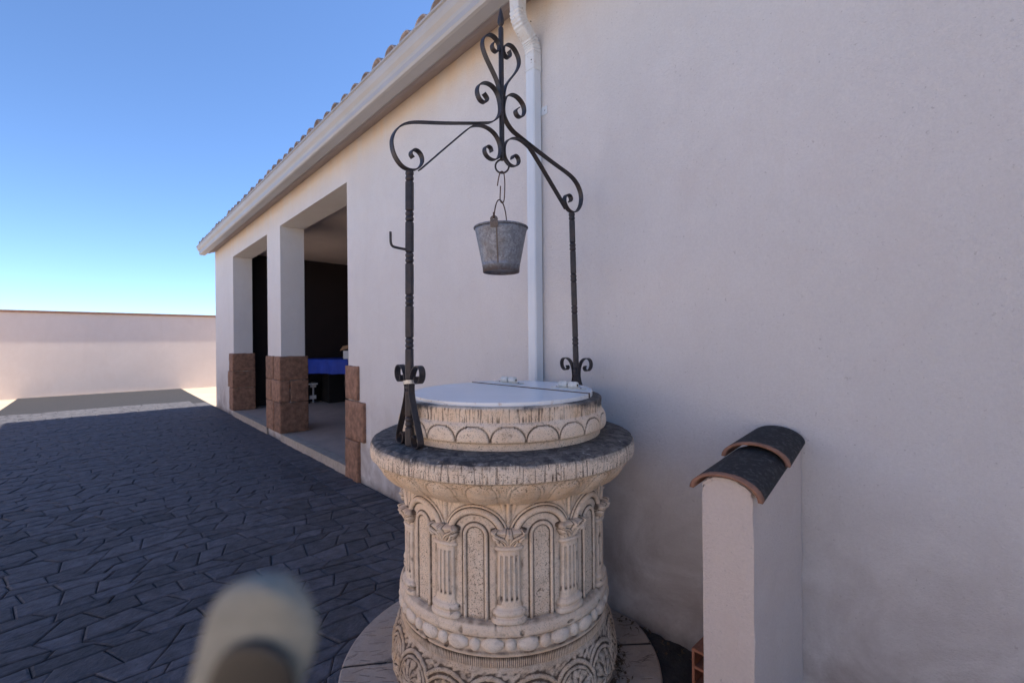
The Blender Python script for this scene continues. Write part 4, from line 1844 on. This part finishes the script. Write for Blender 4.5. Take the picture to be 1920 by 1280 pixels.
def coping(n0, z0, ln=.30, r0=.113, r1=.094, th=.014, pitch=R(10), ctr=(LU0 + LU1) / 2):
    k, m_ = 26, 12
    rows, gr = [], []
    for shell in (0, 1):
        for i in range(m_ + 1):
            t = i / m_
            r = r0 + (r1 - r0) * t - th * shell
            row = []
            for j in range(k + 1):
                a = PI * j / k
                row.append(P(ctr - r * math.cos(a), n0 + t * ln * math.cos(pitch), z0 + t * ln * math.sin(pitch) + r * .56 * math.sin(a)))
            rows.append(row)
            gr.append([0. if shell or i == 0 else (1. if i > 1 else .75)] * (k + 1))
    me = bpy.data.meshes.new('coping_tile')
    W = k + 1
    faces = []
    for s in (0, 1):
        for i in range(m_):
            for j in range(k):
                b0 = (s * (m_ + 1) + i) * W + j
                faces.append((b0, b0 + 1, b0 + W + 1, b0 + W))
    so = (m_ + 1) * W
    for j in range(k):
        faces.append((j, j + 1, so + j + 1, so + j))
        e = m_ * W
        faces.append((e + j, e + j + 1, so + e + j + 1, so + e + j))
    for i in range(m_):
        for j in (0, k):
            faces.append((i * W + j, (i + 1) * W + j, so + (i + 1) * W + j, so + i * W + j))
    me.from_pydata([v for r in rows for v in r], [], faces)
    bm = bmesh.new()
    bm.from_mesh(me)
    bmesh.ops.recalc_face_normals(bm, faces=bm.faces)
    bm.to_mesh(me)
    bm.free()
    at = me.attributes.new('grime', 'FLOAT', 'POINT')
    at.data.foreach_set('value', [g for r in gr for g in r])
    o = link_mesh('coping_tile', me, M['coping'], lw, smooth=True)
    for p in me.polygons:
        p.use_smooth = True
    me.polygons.foreach_set('use_smooth', [True] * len(me.polygons))
    return o


coping(1.452, .912)
coping(1.700, .972, ln=.24)

# hollow brick on the ground behind the low wall
bm = BM()
bu0, bu1, bn0, bn1, bz0, bz1 = .755, .845, 1.70, 1.90, .0, .205
ub = [bu0, bu0 + .010, bu1 - .010, bu1]
zb = [bz0, .010, .062, .072, .130, .140, .195, bz1]
grid = [[bm.verts.new(P(u_, bn0, z_)) for u_ in ub] for z_ in zb]
gridb = [[bm.verts.new(P(u_, bn1, z_)) for u_ in ub] for z_ in zb]
for i in range(7):
    for j in range(3):
        hole = (j == 1 and i in (1, 3, 5))
        for g in (grid, gridb):
            if not hole:
                bm.faces.new((g[i][j], g[i][j + 1], g[i + 1][j + 1], g[i + 1][j]))
        if hole:
            cs = [(i, j), (i, j + 1), (i + 1, j + 1), (i + 1, j)]
            for a_, b_ in zip(cs, cs[1:] + cs[:1]):
                bm.faces.new((grid[a_[0]][a_[1]], grid[b_[0]][b_[1]], gridb[b_[0]][b_[1]], gridb[a_[0]][a_[1]]))
for i in range(7):
    for j in (0, 3):
        bm.faces.new((grid[i][j], grid[i + 1][j], gridb[i + 1][j], gridb[i][j]))
for j in range(3):
    for i in (0, 7):
        bm.faces.new((grid[i][j], grid[i][j + 1], gridb[i][j + 1], gridb[i][j]))
# scored grooves on top as raised ribs
for i in range(6):
    a_ = bu0 + .008 + i * .0135
    box_uvn(bm, a_, a_ + .007, bn0 + .002, bn1 - .002, bz1 - .001, bz1 + .0022)
o = obj('hollow_brick', bm, M['brick'])
tag(o, 'red hollow clay brick standing on the ground beside the low wall', 'brick')

# litter
def litter():
    bm = BM()
    rr = random.Random(4)
    for _ in range(230):
        if rr.random() < .6:
            uu_, nn_ = rr.uniform(.75, 1.9), NW - abs(rr.gauss(0, .05)) - .01
        else:
            a_ = rr.choice((-.42, -.15, .5)) + rr.gauss(0, .09)
            d_ = .492 + abs(rr.gauss(0, .028))
            x_, y_ = WC.x + d_ * math.cos(a_), WC.y + d_ * math.sin(a_)
            uu_, nn_ = DU.x * x_ + DU.y * y_, DN.x * x_ + DN.y * y_
            if nn_ > NW - .01:
                continue
        z_ = .024 if (P(uu_, nn_, 0) - SLC).length < .685 else .006
        c_ = P(uu_, nn_, z_)
        an = rr.uniform(0, PI)
        if rr.random() < .5:
            L_, W_ = rr.uniform(.006, .018), rr.uniform(.003, .008)
        else:
            L_, W_ = rr.uniform(.012, .035), .0012
        d1 = Vector((math.cos(an), math.sin(an), rr.uniform(-.1, .35)))
        d2 = Vector((-math.sin(an), math.cos(an), rr.uniform(-.2, .4)))
        vs = [bm.verts.new(c_ + d1 * a2 * L_ + d2 * b2 * W_ + Vector((0, 0, .003 + e))) for a2, b2, e in ((-1, 0, 0), (0, -1, .002), (1, 0, .001), (0, 1, .003))]
        bm.faces.new(vs)
    o = obj('leaf_litter', bm, M['leaf'], origin=(.6, 2.0, 0))
    tag(o, 'dry leaf bits and twigs on the slab and along the wall foot', 'litter', None, 'stuff')


litter()

# ================================================================== GARDEN WALL ROUND THE YARD
gw = thing('garden_wall', 'long cream boundary wall with tile coping closing the yard at the far left', 'wall', P(18, -2, 0))
bm = BM()
box_uvn(bm, -8, 18.0, -6.25, -6.0, -.1, 2.9)  # unseen run behind the camera, added for its warm sunlit bounce
box_uvn(bm, 18.0, 18.25, -6.25, 14, -.1, 2.3)
obj('wall_body', bm, M['lowwall'], gw)
bm = BM()
box_uvn(bm, -8, 17.95, -6.30, -5.95, 2.901, 2.96)
box_uvn(bm, 17.95, 18.30, -6.30, 14, 2.301, 2.36)
obj('coping', bm, M['terracotta'], gw, bevel=.02)

# ================================================================== THINGS IN THE PORCH
tb = thing('covered_table', 'long table under a bright blue cloth in the dark porch', 'table', P(9.7, 4.3, .096))


def cloth():
    bm = BM()
    u0, u1, n0, n1, zt, zb_ = 8.98, 10.38, 3.72, 4.75, 1.065, .765
    per = []
    def edge(a, b, k):
        for i in range(k):
            t = i / k
            per.append((a[0] + (b[0] - a[0]) * t, a[1] + (b[1] - a[1]) * t))
    edge((u0, n0), (u1, n0), 30)
    edge((u1, n0), (u1, n1), 20)
    edge((u1, n1), (u0, n1), 30)
    edge((u0, n1), (u0, n0), 20)
    rings = []
    for lv in range(7):
        t = lv / 6
        ring = []
        for i, (a, b) in enumerate(per):
            cu, cn = (u0 + u1) / 2, (n0 + n1) / 2
            dx, dy = a - cu, b - cn
            L = math.hypot(dx, dy)
            out = (.012 + .028 * math.sin(i * .9) + .012 * math.sin(i * 2.3)) * t
            ring.append(bm.verts.new(P(a + dx / L * out, b + dy / L * out, zt + (zb_ - zt) * t + .006 * math.sin(i * .5) * t)))
        rings.append(ring)
    k = len(per)
    for r0, r1 in zip(rings, rings[1:]):
        for i in range(k):
            bm.faces.new((r0[i], r0[(i + 1) % k], r1[(i + 1) % k], r1[i]))
    bm.faces.new(rings[0])
    o = obj('tablecloth', bm, M['blue'], tb, smooth=False)
    for p in o.data.polygons:
        p.use_smooth = len(p.vertices) == 4


cloth()
for (a, b) in ((9.10, 3.84), (10.31, 3.84), (9.10, 4.6), (10.31, 4.6)):
    bm = BM()
    c = P(a, b, 0)
    lathe(bm, [(.05, .096), (.065, .11), (.065, .15), (.045, .18), (.06, .40), (.075, .60), (.06, .68), (.075, .72), (.075, .90)], c, 16)
    obj('leg', bm, M['black'], tb, smooth=False)
bm = BM()
box_uvn(bm, 9.02, 10.3, 3.78, 4.68, .86, 1.05)
obj('table_frame', bm, M['black'], tb, bevel=.01)
RT = R(21.5)
off_ = Matrix.Rotation(RT, 3, 'Z') @ (P(8.98, 3.72, 0) - P(9.7, 4.3, 0))
tb.rotation_euler.z = RT
tb.location = Vector((-3.32 - off_.x, 9.18 - off_.y, .096))

bx_ = thing('box', 'black box standing under the blue covered table', 'box', P(10.2, 3.9, .096))
bm = BM()
box_uvn(bm, 9.98, 10.42, 3.70, 4.14, .10, .70)
obj('case', bm, M['black'], bx_, bevel=.025)
bm = BM()
box_uvn(bm, 10.0, 10.40, 3.72, 4.12, .70, .725)
obj('lid', bm, M['black'], bx_, bevel=.008)

bn = thing('bench', 'white slatted bench against the end wall of the porch', 'bench', P(10.25, 3.1, .096))
for z_, w_ in ((.46, .05), (.22, .08)):
    bm = BM()
    box_uvn(bm, 10.30, 10.33, 2.75, 3.54, z_ - w_ / 2, z_ + w_ / 2)
    obj('slat', bm, M['white'], bn, bevel=.004)
for nn in (2.78, 3.48):
    bm = BM()
    box_uvn(bm, 10.335, 10.37, nn, nn + .025, .096, .50)
    obj('leg', bm, M['white'], bn, bevel=.004)
bm = BM()
box_uvn(bm, 10.20, 10.58, 2.75, 3.54, .501, .53)
obj('seat', bm, M['white'], bn, bevel=.006)

# little house-shaped box on the table
TXC = Vector((-3.42, 9.45, 1.068))
tx = thing('toy_house', 'small white and red box with tilted brown top on the blue table', 'toy', TXC)


def box_xyz(bm, x0, x1, y0, y1, z0, z1):
    vs = [bm.verts.new(TXC + Vector((x, y, z))) for z in (z0, z1) for (x, y) in ((x0, y0), (x1, y0), (x1, y1), (x0, y1))]
    for f in ((0, 1, 2, 3), (4, 5, 6, 7), (0, 1, 5, 4), (1, 2, 6, 5), (2, 3, 7, 6), (3, 0, 4, 7)):
        bm.faces.new([vs[i] for i in f])


bm = BM()
box_xyz(bm, -.07, .03, -.05, .07, .001, .17)
obj('body', bm, M['white'], tx, bevel=.006)
bm = BM()
box_xyz(bm, .035, .12, -.04, .06, .001, .24)
obj('red_block', bm, M['red'], tx, bevel=.006)
bm = BM()
vs = [TXC + Vector(q) for q in ((-.13, -.08, .17), (.12, -.08, .245), (.12, .10, .245), (-.13, .10, .17), (-.08, -.04, .27), (.12, -.04, .30), (.12, .10, .30), (-.08, .10, .27))]
vv = [bm.verts.new(v) for v in vs]
for f in ((0, 1, 2, 3), (4, 5, 6, 7), (0, 1, 5, 4), (1, 2, 6, 5), (2, 3, 7, 6), (3, 0, 4, 7)):
    bm.faces.new([vv[i] for i in f])
obj('top', bm, M['cardboard'], tx, bevel=.004)


def dry_leaf(u_, n_, z_, s, label):
    bm = BM()
    c = P(u_, n_, z_)
    pts = [(-1, 0, .3), (-.5, .38, .05), (.1, .5, .2), (.6, .3, .05), (1.1, .05, .35), (.6, -.25, .12), (0, -.35, .02), (-.55, -.25, .2)]
    vs = [bm.verts.new(c + Vector((a * s, b * s, .004 + e * s))) for a, b, e in pts]
    m_ = bm.verts.new(c + Vector((0, 0, .003)))
    for i in range(8):
        bm.faces.new((vs[i], vs[(i + 1) % 8], m_))
    o = obj('dry_leaf', bm, M['leaf'])
    tag(o, label, 'leaf', 'dry leaves blown onto the porch floor')


dry_leaf(6.1, 3.0, .097, .055, 'curled dry leaf on the porch floor nearer the kerb')
dry_leaf(7.3, 4.0, .097, .06, 'thin dry leaf on the porch floor near the table leg')

# ---- the camera's own strap, curling up close to the lens at the lower left
def strap():
    yd = .118

    def at(px, py, y=yd):
        return Vector(((px - 960) / 853 * y, y, 1.400 - (py - 637) / 853 * y))
    root = thing('camera_strap', 'pale blurred rounded end of a padded strap close to the lens at lower left', 'strap', at(420, 1400))

    def tongue(name, pts, y, depth, m):
        """rounded padded tongue: (px, py, radius in px) along its axis"""
        bm = BM()
        rings = []
        k = 24
        for i, (a, b, rad) in enumerate(pts):
            a0, b0, _ = pts[max(i - 1, 0)]
            a1, b1, _ = pts[min(i + 1, len(pts) - 1)]
            t = (at(a1, b1, y) - at(a0, b0, y)).normalized()
            sd_ = t.cross(Vector((0, 1, 0))).normalized()
            rr = rad / 853 * y
            rings.append([bm.verts.new(at(a, b, y) + sd_ * rr * math.cos(2 * PI * j / k) + Vector((0, 1, 0)) * min(rr, depth) * math.sin(2 * PI * j / k)) for j in range(k)])
        for r0, r1 in zip(rings, rings[1:]):
            for j in range(k):
                bm.faces.new((r0[j], r0[(j + 1) % k], r1[(j + 1) % k], r1[j]))
        bm.faces.new(rings[0])
        bm.faces.new(rings[-1])
        obj(name, bm, m, root, smooth=True)
    ax = Vector((498 - 395, 1168 - 1420)).normalized()
    pts = [(395, 1420, 92), (440, 1310, 98)]
    for q in (0, .3, .55, .75, .88, .96, 1.0):
        pts.append((486 + ax.x * 106 * q, 1178 + ax.y * 106 * q, 106 * math.sqrt(max(.002, 1 - q * q))))
    tongue('strap_end', pts, yd, .0045, M['strap'])
    pts = [(380, 1440, 70), (440, 1330, 76)]
    for q in (0, .4, .7, .9, 1.0):
        pts.append((470 + ax.x * 80 * q, 1272 + ax.y * 80 * q, 80 * math.sqrt(max(.002, 1 - q * q))))
    tongue('shade_pad', pts, yd - .0055, .0012, M['black'])  # added dark piece standing in for shading on the strap end


strap()
